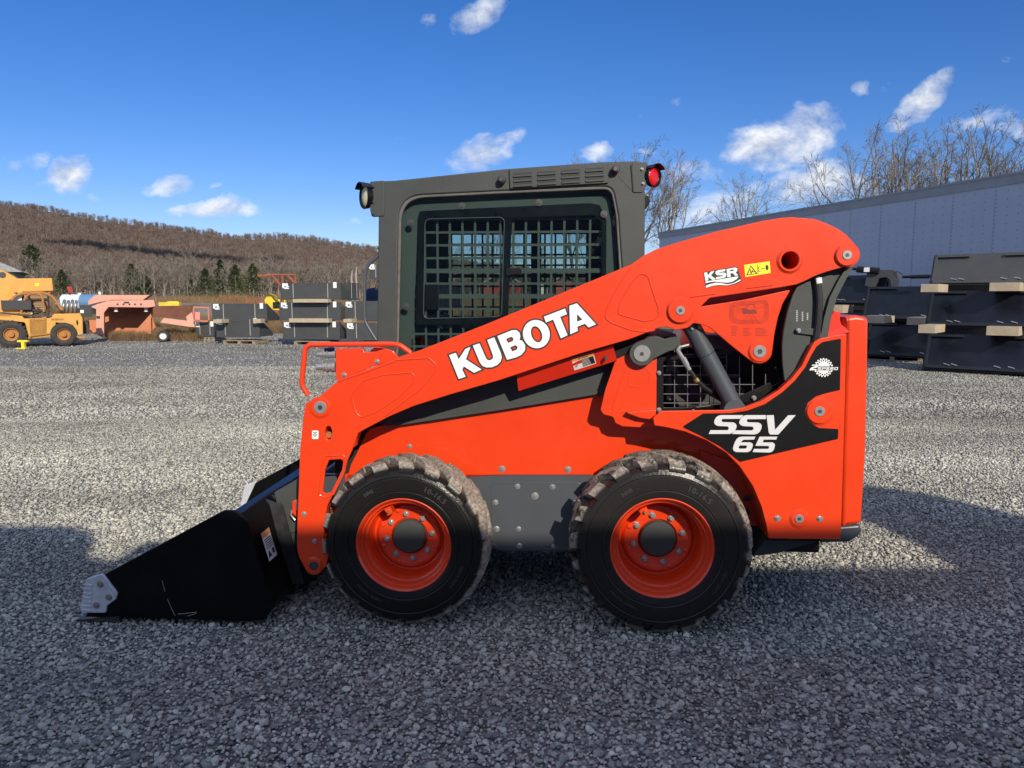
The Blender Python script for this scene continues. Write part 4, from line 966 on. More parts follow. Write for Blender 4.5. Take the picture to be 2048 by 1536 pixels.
def scatter(name,pts,coll,rand_tilt,kind='stuff',zrot_only=False,parent=None):
    """pts: list of (x,y,z,scale)"""
    me=bpy.data.meshes.new(name); me.vertices.add(len(pts)); 
    me.vertices.foreach_set('co',[c for p in pts for c in p[:3]])
    at=me.attributes.new('scl','FLOAT','POINT'); at.data.foreach_set('value',[p[3] for p in pts])
    o=bpy.data.objects.new(name,me); C.objects.link(o)
    ng=bpy.data.node_groups.new(name,'GeometryNodeTree'); ng.interface.new_socket('Geometry',in_out='INPUT',socket_type='NodeSocketGeometry'); ng.interface.new_socket('Geometry',in_out='OUTPUT',socket_type='NodeSocketGeometry')
    n=ng.nodes; L=ng.links; gi=n.new('NodeGroupInput'); go_=n.new('NodeGroupOutput')
    ci=n.new('GeometryNodeCollectionInfo'); ci.inputs['Collection'].default_value=coll; ci.inputs['Separate Children'].default_value=True; ci.inputs['Reset Children'].default_value=True
    ip=n.new('GeometryNodeInstanceOnPoints'); ip.inputs['Pick Instance'].default_value=True
    rv=n.new('FunctionNodeRandomValue'); rv.data_type='FLOAT_VECTOR'
    rv.inputs[0].default_value=(-rand_tilt,-rand_tilt,0); rv.inputs[1].default_value=(rand_tilt,rand_tilt,6.283)
    na=n.new('GeometryNodeInputNamedAttribute'); na.data_type='FLOAT'; na.inputs[0].default_value='scl'
    L.new(gi.outputs[0],ip.inputs['Points']); L.new(ci.outputs[0],ip.inputs['Instance']); L.new(rv.outputs[0],ip.inputs['Rotation']); L.new(na.outputs[0],ip.inputs['Scale']); L.new(ip.outputs[0],go_.inputs[0])
    md=o.modifiers.new('scatter','NODES'); md.node_group=ng
    o['kind']=kind; return o
pts=[]
rg=random.Random(11)
def band(y0,y1,sp,smin,smax,lift=.0):
    y=y0
    while y<y1:
        w_=.78*y+1.2; x=-w_
        while x<w_:
            s=sp*(smin+(smax-smin)*rg.random()**2.2)
            pts.append((x+rg.uniform(-.5,.5)*sp,y+rg.uniform(-.5,.5)*sp,lift+s*.10*rg.random(),s)); x+=sp
        y+=sp
band(1.15,5.2,.0178,.55,1.6); band(5.2,9.5,.025,.6,1.3); band(9.5,17,.047,.5,1.0); band(17,35,.115,.18,.46)
for _ in range(2600):
    y=1.3+4*rg.random(); x=rg.uniform(-1,1)*(.78*y+.8); pts.append((x,y,.004,rg.uniform(.026,.042)))
# stones thin out into fines in worn patches
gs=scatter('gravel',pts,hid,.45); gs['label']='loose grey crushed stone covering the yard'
print('stones',len(pts))
# ================================================================== TREES, HILL, BACKGROUND
def tube_lists(vs,fs,P,Rr,n):
    m=len(P); base=len(vs); d0=(P[1]-P[0]).normalized(); u,_=perp(d0)
    for i in range(m):
        d=(P[min(i+1,m-1)]-P[max(i-1,0)]).normalized(); u=(u-d*u.dot(d)).normalized(); v=d.cross(u)
        for k in range(n):
            a=2*PI*k/n; vs.append(P[i]+u*(Rr[i]*math.cos(a))+v*(Rr[i]*math.sin(a)))
    for i in range(m-1):
        for k in range(n):
            a=base+i*n+k;b=base+i*n+(k+1)%n; fs.append((a,b,b+n,a+n))
def tree_data(seed,Ht,levels=5,spread=.62,trunk=.022,limbs=7,minr=.008,fan=.8,bole=.5):
    r=random.Random(seed); tv,tf,cv,cf,lv_,lf=[],[],[],[],[],[]
    def grow(p,d,L,rad,lev):
        k=6 if lev<2 else 3; P=[p.copy()]; R=[rad]; q=p.copy(); dd=d.copy()
        for i in range(k):
            dd=(dd+Vector((r.gauss(0,1),r.gauss(0,1),r.gauss(0,1)))*(.11 if lev<2 else .15)+Vector((0,0,(.09 if lev<3 else .04)))).normalized()
            q=q+dd*(L/k); P.append(q.copy()); R.append(max(minr,rad*(1-.62*(i+1)/k)))
        n=5 if lev==1 else 3
        if lev<=1: tube_lists(tv,tf,P,R,n)
        else: tube_lists(cv,cf,P,R,n)
        if lev>=levels: return
        nc={1:6,2:4,3:4,4:3}.get(lev,2)
        for c in range(nc):
            t=.16+.82*(c+r.random())/nc
            fi=t*k; i=min(k-1,int(fi)); pp=P[i].lerp(P[i+1],fi-i); ax=(P[i+1]-P[i]).normalized()
            u,v=perp(ax); a=c*2.4+r.uniform(-.6,.6)+lev
            ang=spread*r.uniform(.6,1.25)
            nd=(ax*math.cos(ang)+(u*math.cos(a)+v*math.sin(a))*math.sin(ang)).normalized()
            ll=L*r.uniform(.40,.60)*(1.15-.5*t)
            grow(pp,nd,ll,max(minr,R[i]*r.uniform(.40,.62)),lev+1)
    # bole, then a fan of main limbs
    P=[Vector((0,0,0))]; dd=Vector((0,0,1))
    for i in range(6):
        dd=(dd+Vector((r.gauss(0,.05),r.gauss(0,.05),.05))).normalized(); P.append(P[-1]+dd*(Ht*bole/6))
    R=[Ht*trunk*(1-.3*i/6) for i in range(7)]; tube_lists(tv,tf,P,R,8)
    for c in range(limbs):
        q=c/(limbs-1); a=c*2.4+seed; ang=.08+fan*q*r.uniform(.8,1.15)
        i=6 if q<.5 else 5; pp=P[i]
        if q>.75: i=4; pp=P[4].lerp(P[5],.5)
        grow(pp.copy(),Vector((math.cos(a)*math.sin(ang),math.sin(a)*math.sin(ang),math.cos(ang))),Ht*(1-bole)*(1.0+.02*q)*r.uniform(.85,1.05),R[i]*(.72-.2*q),1)
    top=max(v.z for v in cv) if cv else Ht
    s=Ht/top
    def me(vs,fs,name,m):
        x=bpy.data.meshes.new(name); x.from_pydata([v*s for v in vs],[],fs); x.materials.append(m); return x
    return me(tv,tf,'trunk',M['bark']),me(cv,cf,'crown',M['twig'])
M['bark']=mat('grey_bark',(.23,.20,.16),.9,noise=.4,nscale=3); M['twig']=mat('twig_bark',(.165,.148,.128),.9,noise=.3,nscale=1.5)
def put_tree(name,tc,loc,rz,sc,label,cat='tree',group=None):
    e=empty(name,loc,rz,label,cat,group); e.scale=(sc,sc,sc)
    for nm,me in zip(('trunk','crown'),tc):
        o=bpy.data.objects.new(nm,me); C.objects.link(o); o.parent=e
    return e
big=[tree_data(21,10,5,.55,.017,7,.0065,.85,.50),tree_data(35,10,5,.60,.018,8,.0065,.95,.46),tree_data(48,10,5,.50,.015,6,.0065,.6,.52)]
GT='bare trees standing behind the trailer'
def tpx(px,pytop,Y,base=0):  # tree at depth Y, foot on ground, height from its top pixel
    p=W(px,pytop,Y); return (p.x,Y,base),p.z-base
for i,(px,pt,Y,v,lab) in enumerate([
 (1345,302,62,0,'tall bare tree rising right behind the red tail lamp of the cab'),
 (1262,290,66,1,'bare tree whose top shows above the vented roof end of the cab'),
 (1150,308,74,2,'bare tree with only thin twig tops above the middle of the cab roof'),
 (1508,358,78,1,'small rounded bare tree alone above the left part of the trailer roof'),
 (1722,262,52,1,'leftmost wide bare tree of the row above the right half of the trailer'),
 (1800,248,54,0,'second bare tree of the row over the trailer, rounded top'),
 (1872,262,58,2,'slim third bare tree of the row over the trailer'),
 (1908,256,52,1,'fourth bare tree of the row over the trailer, with a broad fan of limbs'),
 (1995,222,50,0,'tallest bare tree of the row, above the trailer near the right edge'),
 (2070,262,50,2,'bare tree cut by the right edge of the photo above the trailer'),
 (1665,395,70,2,'low wispy bare tree just above the trailer roof left of the tall row'),
 ]):
    loc,h=tpx(px,pt-12,Y); put_tree('bare_tree',big[v],loc,i*1.9+.4,h/10,lab,group=GT)
# window-side trees (seen through the cab glass)
for i,(px,pt,Y) in enumerate([(905,470,95),(985,455,90),(1180,420,70),(1075,460,100)]):
    loc,h=tpx(px,pt,Y); put_tree('bare_tree',big[i%3],loc,i*1.3,h/10,['bare tree seen faintly through the left pane of the cab window','bare tree seen through the sliding pane beside its frame','bare tree seen through the rear pane of the cab window','bare tree seen through the middle bars of the cab window'][i],group='trees seen through the cab')
# --- a cloud out of the frame whose shadow lies across the hill
# --- hill ------------------------------------------------------------------
RG=[(-900,420),(-300,392),(0,410),(100,424),(200,442),(300,455),(400,468),(480,480),(560,478),(620,482),(700,497),(755,503),(900,528),(1100,552),(1400,565),(2300,572),(3000,575)]
def ridge(px):
    for (a,b),(c,d) in zip(RG,RG[1:]):
        if px<=c: 
            t=(px-a)/(c-a); return b+(d-b)*t
    return RG[-1][1]
def hillp(px,t):
    Y=165+t*760; base=600; py=base+(ridge(px)-base)*(t**.9)
    py+= 5*math.sin(px*.013+t*5)*t*(1-t)*2
    p=W(px,py,Y); return p
cols=list(range(-900,3001,50)); NT=26
vs=[];fs=[]
for px in cols:
    for j in range(NT+1): p=hillp(px,j/NT); vs.append(tuple(p) if j else (p.x,p.y,-.5))
    p=hillp(px,1); vs.append((p.x*1.3,p.y*1.3,-5))
n=NT+2
for i in range(len(cols)-1):
    for j in range(n-1): A=i*n+j; fs.append((A,A+n,A+n+1,A+1))
hm=MB(); hm.add(vs,fs); M['hill']=mat('leaf_litter',(.12,.092,.072),.95,col2=(.20,.155,.125),noise=.5,nscale=.05)
ho=hm.build('hills','hill',sharp=0); ho['kind']='structure'
for p_ in ho.data.polygons: p_.use_smooth=True
cl_=MB(); r=random.Random(12)
for k in range(16):
    q=k/15; px=175+370*q; p=hillp(px,.55-.09*q)+Vector((r.uniform(-14,14),r.uniform(-12,12),0)); c_=p+SUN*(560/SUN.z)
    rad=1.25*(10+16*math.sin(PI*min(1,q*.8+.15)))*r.uniform(.8,1.3)
    cl_.rings(c_-Vector((0,0,rad*.25)),Vector((0,0,1)),Vector((1,0,0)),Vector((0,1,0)),[(0,0),(rad*.1,rad*.8),(rad*.25,rad),(rad*.45,rad*.7),(rad*.55,0)],14)
co_=cl_.build('cloud',mat('cloud_white',(.9,.9,.9),1)); co_['kind']='structure'
# woodland shapes
def wood_mat(name,cols_):
    m=bpy.data.materials.new(name); m.use_nodes=True; nt=m.node_tree; b=nt.nodes['Principled BSDF']; b.inputs['Roughness'].default_value=.95; b.inputs['Specular IOR Level'].default_value=.1
    oi=nt.nodes.new('ShaderNodeObjectInfo'); r=nt.nodes.new('ShaderNodeValToRGB'); e=r.color_ramp.elements
    e[0].color=(*cols_[0],1); e[1].color=(*cols_[-1],1)
    for i,c_ in enumerate(cols_[1:-1]): e.new((i+1)/(len(cols_)-1)).color=(*c_,1)
    nt.links.new(oi.outputs['Random'],r.inputs['Fac']); nt.links.new(r.outputs[0],b.inputs['Base Color']); return m
WMc=wood_mat('bare_wood_crown',[(.14,.105,.085),(.19,.148,.125),(.16,.122,.102),(.24,.195,.165),(.165,.12,.095)])
WMt=mat('pale_trunk',(.33,.29,.24),.9)
def wood_shape(seed,n,H0=1.0):
    r=random.Random(seed); vs=[];fs=[];mi=[]
    tube_lists(vs,fs,[Vector((0,0,0)),Vector((r.uniform(-.03,.03),0,.45)),Vector((r.uniform(-.05,.05),0,.85))],[.016,.011,.004],3)
    nt_=len(fs)
    for k in range(n):
        z0=r.uniform(.25,.85); a=r.random()*2*PI; rr=.30*math.sqrt(max(.05,1-((z0-.6)/.45)**2))
        p=Vector((0,0,z0*.8)); q=Vector((math.cos(a)*rr*r.uniform(.6,1),math.sin(a)*rr*r.uniform(.6,1),min(1,z0+.18*r.random()+.05)))
        s_=p.lerp(q,r.uniform(.15,.5)); w_=Vector((-math.sin(a)*.5,math.cos(a)*.5,r.uniform(-.3,.3))).normalized()*r.uniform(.006,.016)
        b0=len(vs); vs+= [s_-w_,s_+w_,q]; fs.append((b0,b0+1,b0+2))
        for _ in range(3):
            m_=s_.lerp(q,r.uniform(.3,1)); e_=m_+Vector((r.gauss(0,.07),r.gauss(0,.07),r.uniform(.01,.11))); w2=Vector((r.gauss(0,1),r.gauss(0,1),r.gauss(0,.4))).normalized()*r.uniform(.004,.010)
            b0=len(vs); vs+=[m_-w2,m_+w2,e_]; fs.append((b0,b0+1,b0+2))
    me=bpy.data.meshes.new('wood_shape'); me.from_pydata([v*H0 for v in vs],[],fs); me.materials.append(WMc); me.materials.append(WMt)
    for i,p in enumerate(me.polygons): p.material_index=1 if i<nt_ else 0
    return me
wc=bpy.data.collections.new('wood_shapes')
for s_ in range(6): wc.objects.link(bpy.data.objects.new('wood_shape',wood_shape(s_+60,75)))
rw=random.Random(5); pts=[]
for k in range(19000):
    px=rw.uniform(-500,1300) if rw.random()<.86 else rw.uniform(1300,2600); t=rw.random()**.85; p=hillp(px,t); hgt=rw.uniform(6.5,10.5) if t>.12 else rw.uniform(6,9)
    pts.append((p.x,p.y,p.z-.5,hgt))
fo=scatter('forest',pts,wc,.06); fo['label']='brown leafless forest covering the hillside'
# shrubs and dry weeds at the yard edge
bc=bpy.data.collections.new('brush_shapes'); BM_=wood_mat('dry_brush',[(.17,.11,.06),(.25,.17,.09),(.20,.13,.08),(.30,.21,.11)])
for s_ in range(4):
    r=random.Random(s_+90); vs=[];fs=[]
    for k in range(170):
        a=r.random()*2*PI; p=Vector((r.gauss(0,.22),r.gauss(0,.22),0)); q=p+Vector((r.gauss(0,.22),r.gauss(0,.22),r.uniform(.35,1))); w_=Vector((math.cos(a),math.sin(a),0))*r.uniform(.006,.014); b0=len(vs); vs+=[p-w_,p+w_,q]; fs.append((b0,b0+1,b0+2))
        m_=p.lerp(q,.6); e_=m_+Vector((r.gauss(0,.12),r.gauss(0,.12),.18)); b0=len(vs); vs+=[m_-w_*.7,m_+w_*.7,e_]; fs.append((b0,b0+1,b0+2))
    me=bpy.data.meshes.new('brush_shape'); me.from_pydata(vs,[],fs); me.materials.append(BM_); bc.objects.link(bpy.data.objects.new('brush_shape',me))
pts=[]
for k in range(2600):
    Y=rw.uniform(52,150); px=rw.uniform(-300,1300); p=W(px,600,Y); pts.append((p.x,Y,0,rw.uniform(.8,2.6)*(1 if Y>75 else .7)))
for k in range(1100):
    Y=rw.uniform(33,48); px=rw.uniform(-100,900); p=W(px,600,Y); pts.append((p.x,Y,0,rw.uniform(.3,.9)))
for k in range(260):
    Y=rw.uniform(27.5,31); px=rw.uniform(215,430); p=W(px,600,Y); pts.append((p.x,Y,0,rw.uniform(.15,.5) if px<310 else rw.uniform(.3,.75)))
br_=scatter('brush',pts,bc,.15); br_['label']='dry brown weeds and brush beyond the yard'
# foot-of-hill trees: pale trunks
ft=[tree_data(70+i,9,4,.45,.012,6,.022,.55,.40) for i in range(3)]
M_ft=[]
for k,(px,pt,Y) in enumerate([(40,500,140),(95,520,150),(150,505,145),(185,515,135),(215,500,150),(240,520,140),(285,512,148),(325,505,138),(345,520,128),(372,512,142),(385,498,150),(452,520,140),(520,510,138),(540,500,150),(590,515,145),(632,520,140),(665,515,150),(702,512,142),(728,522,136),(745,516,150)]):
    loc,h=tpx(px,pt,Y); put_tree('bare_tree',ft[k%3],loc,k*2.1,h/9,'slender bare tree with pale trunk at the foot of the hill',group='bare trees at the foot of the hill')
# pines
M['needle']=wood_mat('pine_needles',[(.10,.135,.065),(.135,.175,.08),(.115,.15,.07),(.15,.19,.09)])
def pine(seed,Ht,wd):
    r=random.Random(seed); vs=[];fs=[]; tb=MB(); tb.cyl((0,0,0),(0,0,Ht*.95),Ht*.018,Ht*.004,n=6)
    for k in range(2300):
        t=r.random()**.8; z=Ht*(.16+.84*t); R=wd*(1-t)**.7*(.75+.35*math.sin(t*31+seed))+.12
        a=r.random()*2*PI; lob=.8+.3*math.sin(3*a+t*9); rr=R*lob*math.sqrt(r.uniform(.2,1)); c=Vector((rr*math.cos(a),rr*math.sin(a),z-rr*.18+r.gauss(0,.08)))
        o=Vector((math.cos(a),math.sin(a),.35)).normalized(); s_=Vector((-math.sin(a),math.cos(a),r.gauss(0,.4))).normalized(); l=r.uniform(.16,.46)*Ht/7; w_=l*.32
        b0=len(vs); vs+=[c-s_*w_,c+o*l*.5+Vector((0,0,w_*.4)),c+s_*w_,c-o*l*.3]; fs.append((b0,b0+1,b0+2,b0+3))
    me=bpy.data.meshes.new('crown'); me.from_pydata(vs,[],fs); me.materials.append(M['needle'])
    return tb,me
for k,(px,pt,Y,wd,lab) in enumerate([(62,490,175,2.6,'pine standing high above the yellow crane'),(122,540,120,2.2,'wide dark pine between crane and striped tank'),(262,528,150,2.4,'pine behind the salmon spreader, left of the fullest pine'),(290,538,155,1.8,'thin pine close behind the spreader hopper'),(410,538,112,2.3,'fullest round pine above the low pallet stack'),(440,520,150,1.6,'slim pine just right of the round pine'),(470,530,140,2.0,'middle pine of the group beyond the bucket stacks'),(505,528,125,2.3,'pine left of the rusty overhead frame'),(378,530,165,1.5,'small pine left of the round pine')]):
    loc,h=tpx(px,pt,Y); e=empty('pine_tree',loc,k,lab,'pine tree','pines at the foot of the hill'); tb,me=pine(200+k,h,wd*h/3.7); tb.build('trunk','bark',e); o=bpy.data.objects.new('crown',me); C.objects.link(o); o.parent=e
# red twiggy bush
r=random.Random(8); vs=[];fs=[]
for k in range(420):
    p=Vector((r.gauss(0,.7),r.gauss(0,.4),0)); q=p*1.6+Vector((r.gauss(0,.5),r.gauss(0,.3),r.uniform(.7,2.0))); w_=Vector((1,0,0))*.02; b0=len(vs); vs+=[p-w_,p+w_,q]; fs.append((b0,b0+1,b0+2))
rb=MB(); rb.add(vs,fs); p=G(520,640); q=W(518,600,44); o=rb.build('berry_bush',mat('red_twigs',(.33,.09,.045),.9),loc=(q.x,44,0),sharp=0); o['label']='reddish twiggy bush behind the stacked black buckets'; o['category']='bush'
# two broken pale trunks
for px,top_,lab in ((703,540,'shorter pale broken stub of a trunk standing behind the buckets'),(712,533,'taller pale broken stub of a trunk standing behind the buckets')):
    loc,h=tpx(px,top_,60); b=MB(); b.tube([Vector((0,0,0)),Vector((.05,0,h*.5)),Vector((-.03,0,h*.85)),Vector((.08,0,h))],[.12,.10,.08,.03],7); o=b.build('broken_trunk',WMt,loc=loc); o['label']=lab; o['category']='dead tree'; o['group']='broken trunks'
# ================================================================== BOX TRAILER AT RIGHT
TR0=Vector((12.43,17.97,0)); TR1=Vector((6.85,34.9,0)); td=(TR1-TR0).normalized(); st_=TR0-td*1.6; L_=(TR1-st_).length; ry_=math.atan2(td.y,td.x)
tr=empty('semi_trailer',(st_.x,st_.y,0),ry_,'long blue-grey box trailer parked behind the stacked buckets','trailer')
TT=4.608
M['trailer']=mat('white_trailer_skin',(.43,.47,.54),.45,noise=.06,nscale=1.2,rvar=.08); M['trrail']=mat('trailer_rail',(.30,.31,.31),.5,noise=.12,nscale=2)
b=MB(); b.bbox(0,L_,-2.55,0,1.15,TT-.03); tr_w=b.build('side_wall','trailer',tr)
b=MB(); b.bbox(-.01,L_+.01,-.04,.02,TT-.27,TT); b.bbox(-.01,L_+.01,-.02,.035,TT-.045,TT+.012); b.bbox(-.01,L_+.01,-.03,.03,1.0,1.2); b.build('rail','trrail',tr)
b=MB(); b.bbox(0,L_,-2.57,.0,TT-.028,TT+.005); b.build('roof','trailer',tr)
rv_=MB(); xx_=.15; k=0
seam=MB()
while xx_<L_:
    if k%4==0: seam.bbox(xx_+.03,xx_+.038,0,.004,1.2,TT-.27)
    if k%4!=2 or True:
        zz=1.4
        while zz<TT-.35:
            a_=.011
            o_=.0 if k%2 else .02
            rv_.v+= [(xx_-a_,.0022,zz+o_-a_),(xx_+a_,.0022,zz+o_-a_),(xx_+a_,.0022,zz+o_+a_),(xx_-a_,.0022,zz+o_+a_)]; q=len(rv_.v)-4; rv_.f.append((q,q+1,q+2,q+3)); zz+=.1 if k%4==0 else .2
    xx_+=.305; k+=1
rv_.build('rivets',mat('rivet_grey',(.10,.11,.14),.6),tr,sharp=0); seam.build('panel_seam','trrail',tr)
b=MB()
for x_ in (1.2,2.4):
    for y_ in (-.3,-2.2): b.cyl((x_,y_-.15,.5),(x_,y_+.15,.5),.5,n=28,bev=.03)
b.build('wheels','seat',tr)
b=MB(); b.cyl((L_-3,-.4,0),(L_-3,-.4,1.1),.06); b.cyl((L_-3,-2.1,0),(L_-3,-2.1,1.1),.06); b.build('landing_gear','darksteel',tr)
# ================================================================== BUCKET ATTACHMENTS
M['att']=mat('bucket_grey_paint',(.055,.058,.059),.5,noise=.1,nscale=3,rvar=.08); M['att_shade']=mat('bucket_shaded_navy',(.004,.006,.012),.35,noise=.15,nscale=4,rvar=.1)  # second, navy-black copy puts shade into the paint of the right stacks
M['attf_shade']=mat('bucket_frame_shaded',(.010,.012,.016),.45); M['wood']=mat('sawn_timber',(.34,.27,.18),.85,col2=(.50,.42,.30),noise=.4,nscale=6); M['wood2']=mat('weathered_pallet',(.22,.18,.14),.9,col2=(.34,.28,.21),noise=.4,nscale=6)
def bucket_obj(w_,h_,d_,loc,rz,label,group,mt='att',tilt=0,stickers=True,frame=False,par_m=None):
    e=empty('loader_bucket',loc,rz,label,'bucket',group); e.rotation_euler.x=tilt
    b=MB(); t_=.02
    b.hexa([(-w_/2,0,0),(w_/2,0,0),(w_/2,t_,0),(-w_/2,t_,0),(-w_/2,0,h_),(w_/2,0,h_),(w_/2,t_,h_),(-w_/2,t_,h_)])
    b.hexa([(-w_/2,t_,0),(w_/2,t_,0),(w_/2,d_,0),(-w_/2,d_,0),(-w_/2,t_,t_),(w_/2,t_,t_),(w_/2,d_,t_*.5),(-w_/2,d_,t_*.5)])
    b.bbox(-w_/2,w_/2,t_,.12,h_-.06,h_-.002)
    b.bbox(-w_/2-.01,w_/2+.01,-.02,.06,-.045,.0)
    b.build('shell',mt,e)
    s_=MB()
    for sx in (-w_/2-.008,w_/2-.008):
        s_.hexa([(sx,.003,-.02),(sx+.016,.003,-.02),(sx+.016,d_,-.02),(sx,d_,-.02),(sx,.003,h_+.01),(sx+.016,.003,h_+.01),(sx+.016,d_*.99,.1),(sx,d_*.99,.1)])
    s_.build('side_plate',mt,e)
    r_=MB()
    if frame:
        for sx in (-w_*.47,w_*.47): r_.box((sx,-.03,h_*.5),(.05,.05,h_*.96))
        r_.bbox(-w_*.47,-w_*.16,-.06,-.002,h_-.09,h_-.04); r_.bbox(w_*.16,w_*.47,-.06,-.002,h_-.09,h_-.04)
        r_.bbox(-w_*.47,w_*.47,-.07,-.002,-.02,.05)
        r_.build('coupler_frame','att' if mt=='att' else 'attf_shade',e)  # frame colour darkened too where the bucket paint carries the shade
        q=MB(); 
        for sx in (-.27,-.2,.18,.3): q.box((sx*w_,-.09,.06),(.12,.02,.015),ry=.3)
        q.build('lock_pin','steel',e)
    else:
        for sx in (-w_*.29,w_*.29): r_.bbox(sx-.011,sx+.011,-.012,0,.02,h_-.02)
        r_.build('rib',mat('rib_edge',(.34,.34,.33),.6) if 'rib' not in M else M['rib'],e)
    if stickers:
        q=MB(); q.box((-w_*.425,-.005,h_*.83),(.20,.006,.16),ry=0); q.box((-w_*.40,-.006,h_*.72),(.17,.006,.10)); q.box((w_*.41,-.005,h_*.86),(.12,.006,.19)); q.build('sticker','paper',e)
        q=MB(); q.bbox(-w_*.44,-w_*.40,-.011,-.0085,h_*.72,h_*.83); q.bbox(-w_*.385,-w_*.36,-.013,-.0105,h_*.69,h_*.76); q.build('sticker_print',M['ablue'],e)
    return e
M['rib']=mat('rib_edge',(.36,.36,.35),.6); M['ablue']=mat('sticker_blue',(.15,.28,.42),.6)
def plank(x0,x1,y,z0,z1,rz,label,group,dp=.5,m='wood'):
    b=MB(); b.box((0,0,0),(x1-x0,dp,z1-z0)); o=b.build('timber_block',m,loc=((x0+x1)/2,y,(z0+z1)/2),rz=rz); o['label']=label; o['category']='timber'; o['group']=group; return o
def pallet(cx,cy,wd,dp,h,rz,label,group):
    b=MB()
    for i in range(3): b.box(((i-1)*(wd/2-.06),0,h*.45),(.1,dp,h*.62))
    for i in range(6): b.box((0,-dp/2+.06+i*(dp-.12)/5,h-.012),(wd,.1,.022))
    for i in range(3): b.box((0,-dp/2+.06+i*(dp-.12)/2,.012),(wd,.1,.022))
    o=b.build('pallet','wood2',loc=(cx,cy,0),rz=rz); o['label']=label; o['category']='pallet'; o['group']=group; return o
GL='black buckets stacked at the left of the loader'
def bpx(x0,x1,ytop,ybot,Y):
    a=W(x0,ybot,Y); c=W(x1,ytop,Y); return (a.x+c.x)/2,c.x-a.x,a.z,c.z-a.z
LB=[(430,521,637,672,25.5,'wide black bucket on a pallet, lower one of the leftmost pair',1),(421,536,607,640,25.5,'wide black bucket on top of the leftmost pair',1),
 (392,428,644,671,27.5,'short black bucket half hidden at the left end of the stacks',1),
 (562,682,644,676,25,'bottom black bucket of the three-high stack beside the cab',1),(555,684,604,638,25,'middle black bucket of the three-high stack beside the cab',1),(558,684,566,597,25,'top black bucket of the three-high stack beside the cab',1),
 (691,790,646,678,24.5,'lower black bucket partly behind the grab rail',1),(688,790,602,638,25,'upper black bucket partly behind the grab rail',1),(738,800,528,556,27,'highest black bucket glimpsed between grab rail and cab',1)]
for x0,x1,yt,yb,Y,lab,k in LB:
    cx_,w_,z_,h_=bpx(x0,x1,yt,yb,Y); bucket_obj(w_,h_,.95,(cx_,Y,z_),-.16+random.uniform(-.02,.02),lab,GL)
b_=W(705,600,25.6); e=bucket_obj(.75,.55,.9,(b_.x,25.9,W(705,598,25.9).z),1.35,'black bucket seen end-on with its pointed side showing',GL,stickers=False)
for x0,x1,yt,yb,Y,lab in [(586,660,598,605,24.7,'timber board between top and middle bucket of the tall stack'),(578,662,637,645,24.7,'timber board between middle and bottom bucket of the tall stack'),(428,446,639,646,25.1,'left timber end under the upper bucket of the leftmost pair'),(508,524,638,646,25.1,'right timber end under the upper bucket of the leftmost pair'),(689,706,638,645,24.6,'timber end beside the lower end of the grab rail')]:
    a=W(x0,yb,Y); c=W(x1,yt,Y); plank(a.x,c.x,Y+.25,a.z,c.z,-.16,lab,'timbers between the left buckets')
for x0,x1,Y,lab in ((445,515,25.2,'pallet under the leftmost pair of buckets'),(588,660,24.7,'pallet under the three-high bucket stack'),(715,770,24.4,'pallet under the buckets by the grab rail'),(408,432,27.3,'pallet under the short bucket at the far left of the stacks')):
    a=W(x0,680,Y); c=W(x1,680,Y); z_=min(.16,W(600,677,Y).z if W(600,677,Y).z>.05 else .13); pallet((a.x+c.x)/2,Y+.6,c.x-a.x,1.0,.14,-.16,lab,'pallets under the left buckets')
# buckets wrapped in blue behind
p=W(745,590,29); b=MB(); b.box((0,0,.6),(.9,.6,1.2)); b.box((.0,0,1.23),(.7,.45,.08)); o=b.build('wrapped_crate',mat('blue_wrap',(.012,.025,.08),.4,noise=.3,nscale=5),loc=(p.x+.2,29,p.z-1.0)); o['label']='dark blue wrapped load high behind the buckets by the cab'; o['category']='crate'
# right stacks
GR='dark buckets stacked along the trailer'
RZ=-.72
RB=[(1893,2046,503,566,15.6,'topmost bucket at the right edge, sunlit grey panel between two upright bars',1,'att'),(1884,2040,578,652,15.4,'middle shade-darkened bucket of the right-edge stack',0,'att_shade'),(1878,2034,668,740,15.2,'bottom shade-darkened bucket of the right-edge stack',0,'att_shade'),
 (1748,1884,570,638,18.6,'upper shade-darkened bucket of the middle stack before the trailer',0,'att_shade'),(1750,1880,644,712,18.4,'lower shade-darkened bucket of the middle stack before the trailer',0,'att_shade'),
 (1668,1756,548,606,20.5,'bucket with white tag leaning just behind the rear link of the loader',1,'att_shade'),(1664,1750,618,696,20.3,'dark bucket mostly hidden behind the orange tailgate',0,'att_shade')]
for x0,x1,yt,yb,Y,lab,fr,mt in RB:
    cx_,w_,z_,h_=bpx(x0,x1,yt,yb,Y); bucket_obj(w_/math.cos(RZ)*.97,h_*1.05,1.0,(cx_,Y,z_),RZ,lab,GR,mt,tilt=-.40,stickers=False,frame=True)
for x0,x1,yt,yb,Y,lab in [(1870,1902,568,584,15.2,'pale timber end under the sunlit top bucket, left one'),(2010,2062,565,582,14.9,'pale timber end under the sunlit top bucket, right one'),(1865,1896,650,666,15.0,'pale timber end below the middle right-edge bucket, left one'),(2004,2060,653,671,14.8,'pale timber end below the middle right-edge bucket, right one'),(1742,1790,632,646,18.0,'shaded timber under the upper middle bucket, left end'),(1838,1876,635,650,17.8,'shaded timber under the upper middle bucket, right end'),(1671,1706,610,626,19.8,'pale broken timber above the tailgate top')]:
    a=W(x0,yb,Y); c=W(x1,yt,Y); plank(a.x,c.x,Y+.3,a.z,c.z,RZ,lab,'timbers between the right buckets',dp=.9)
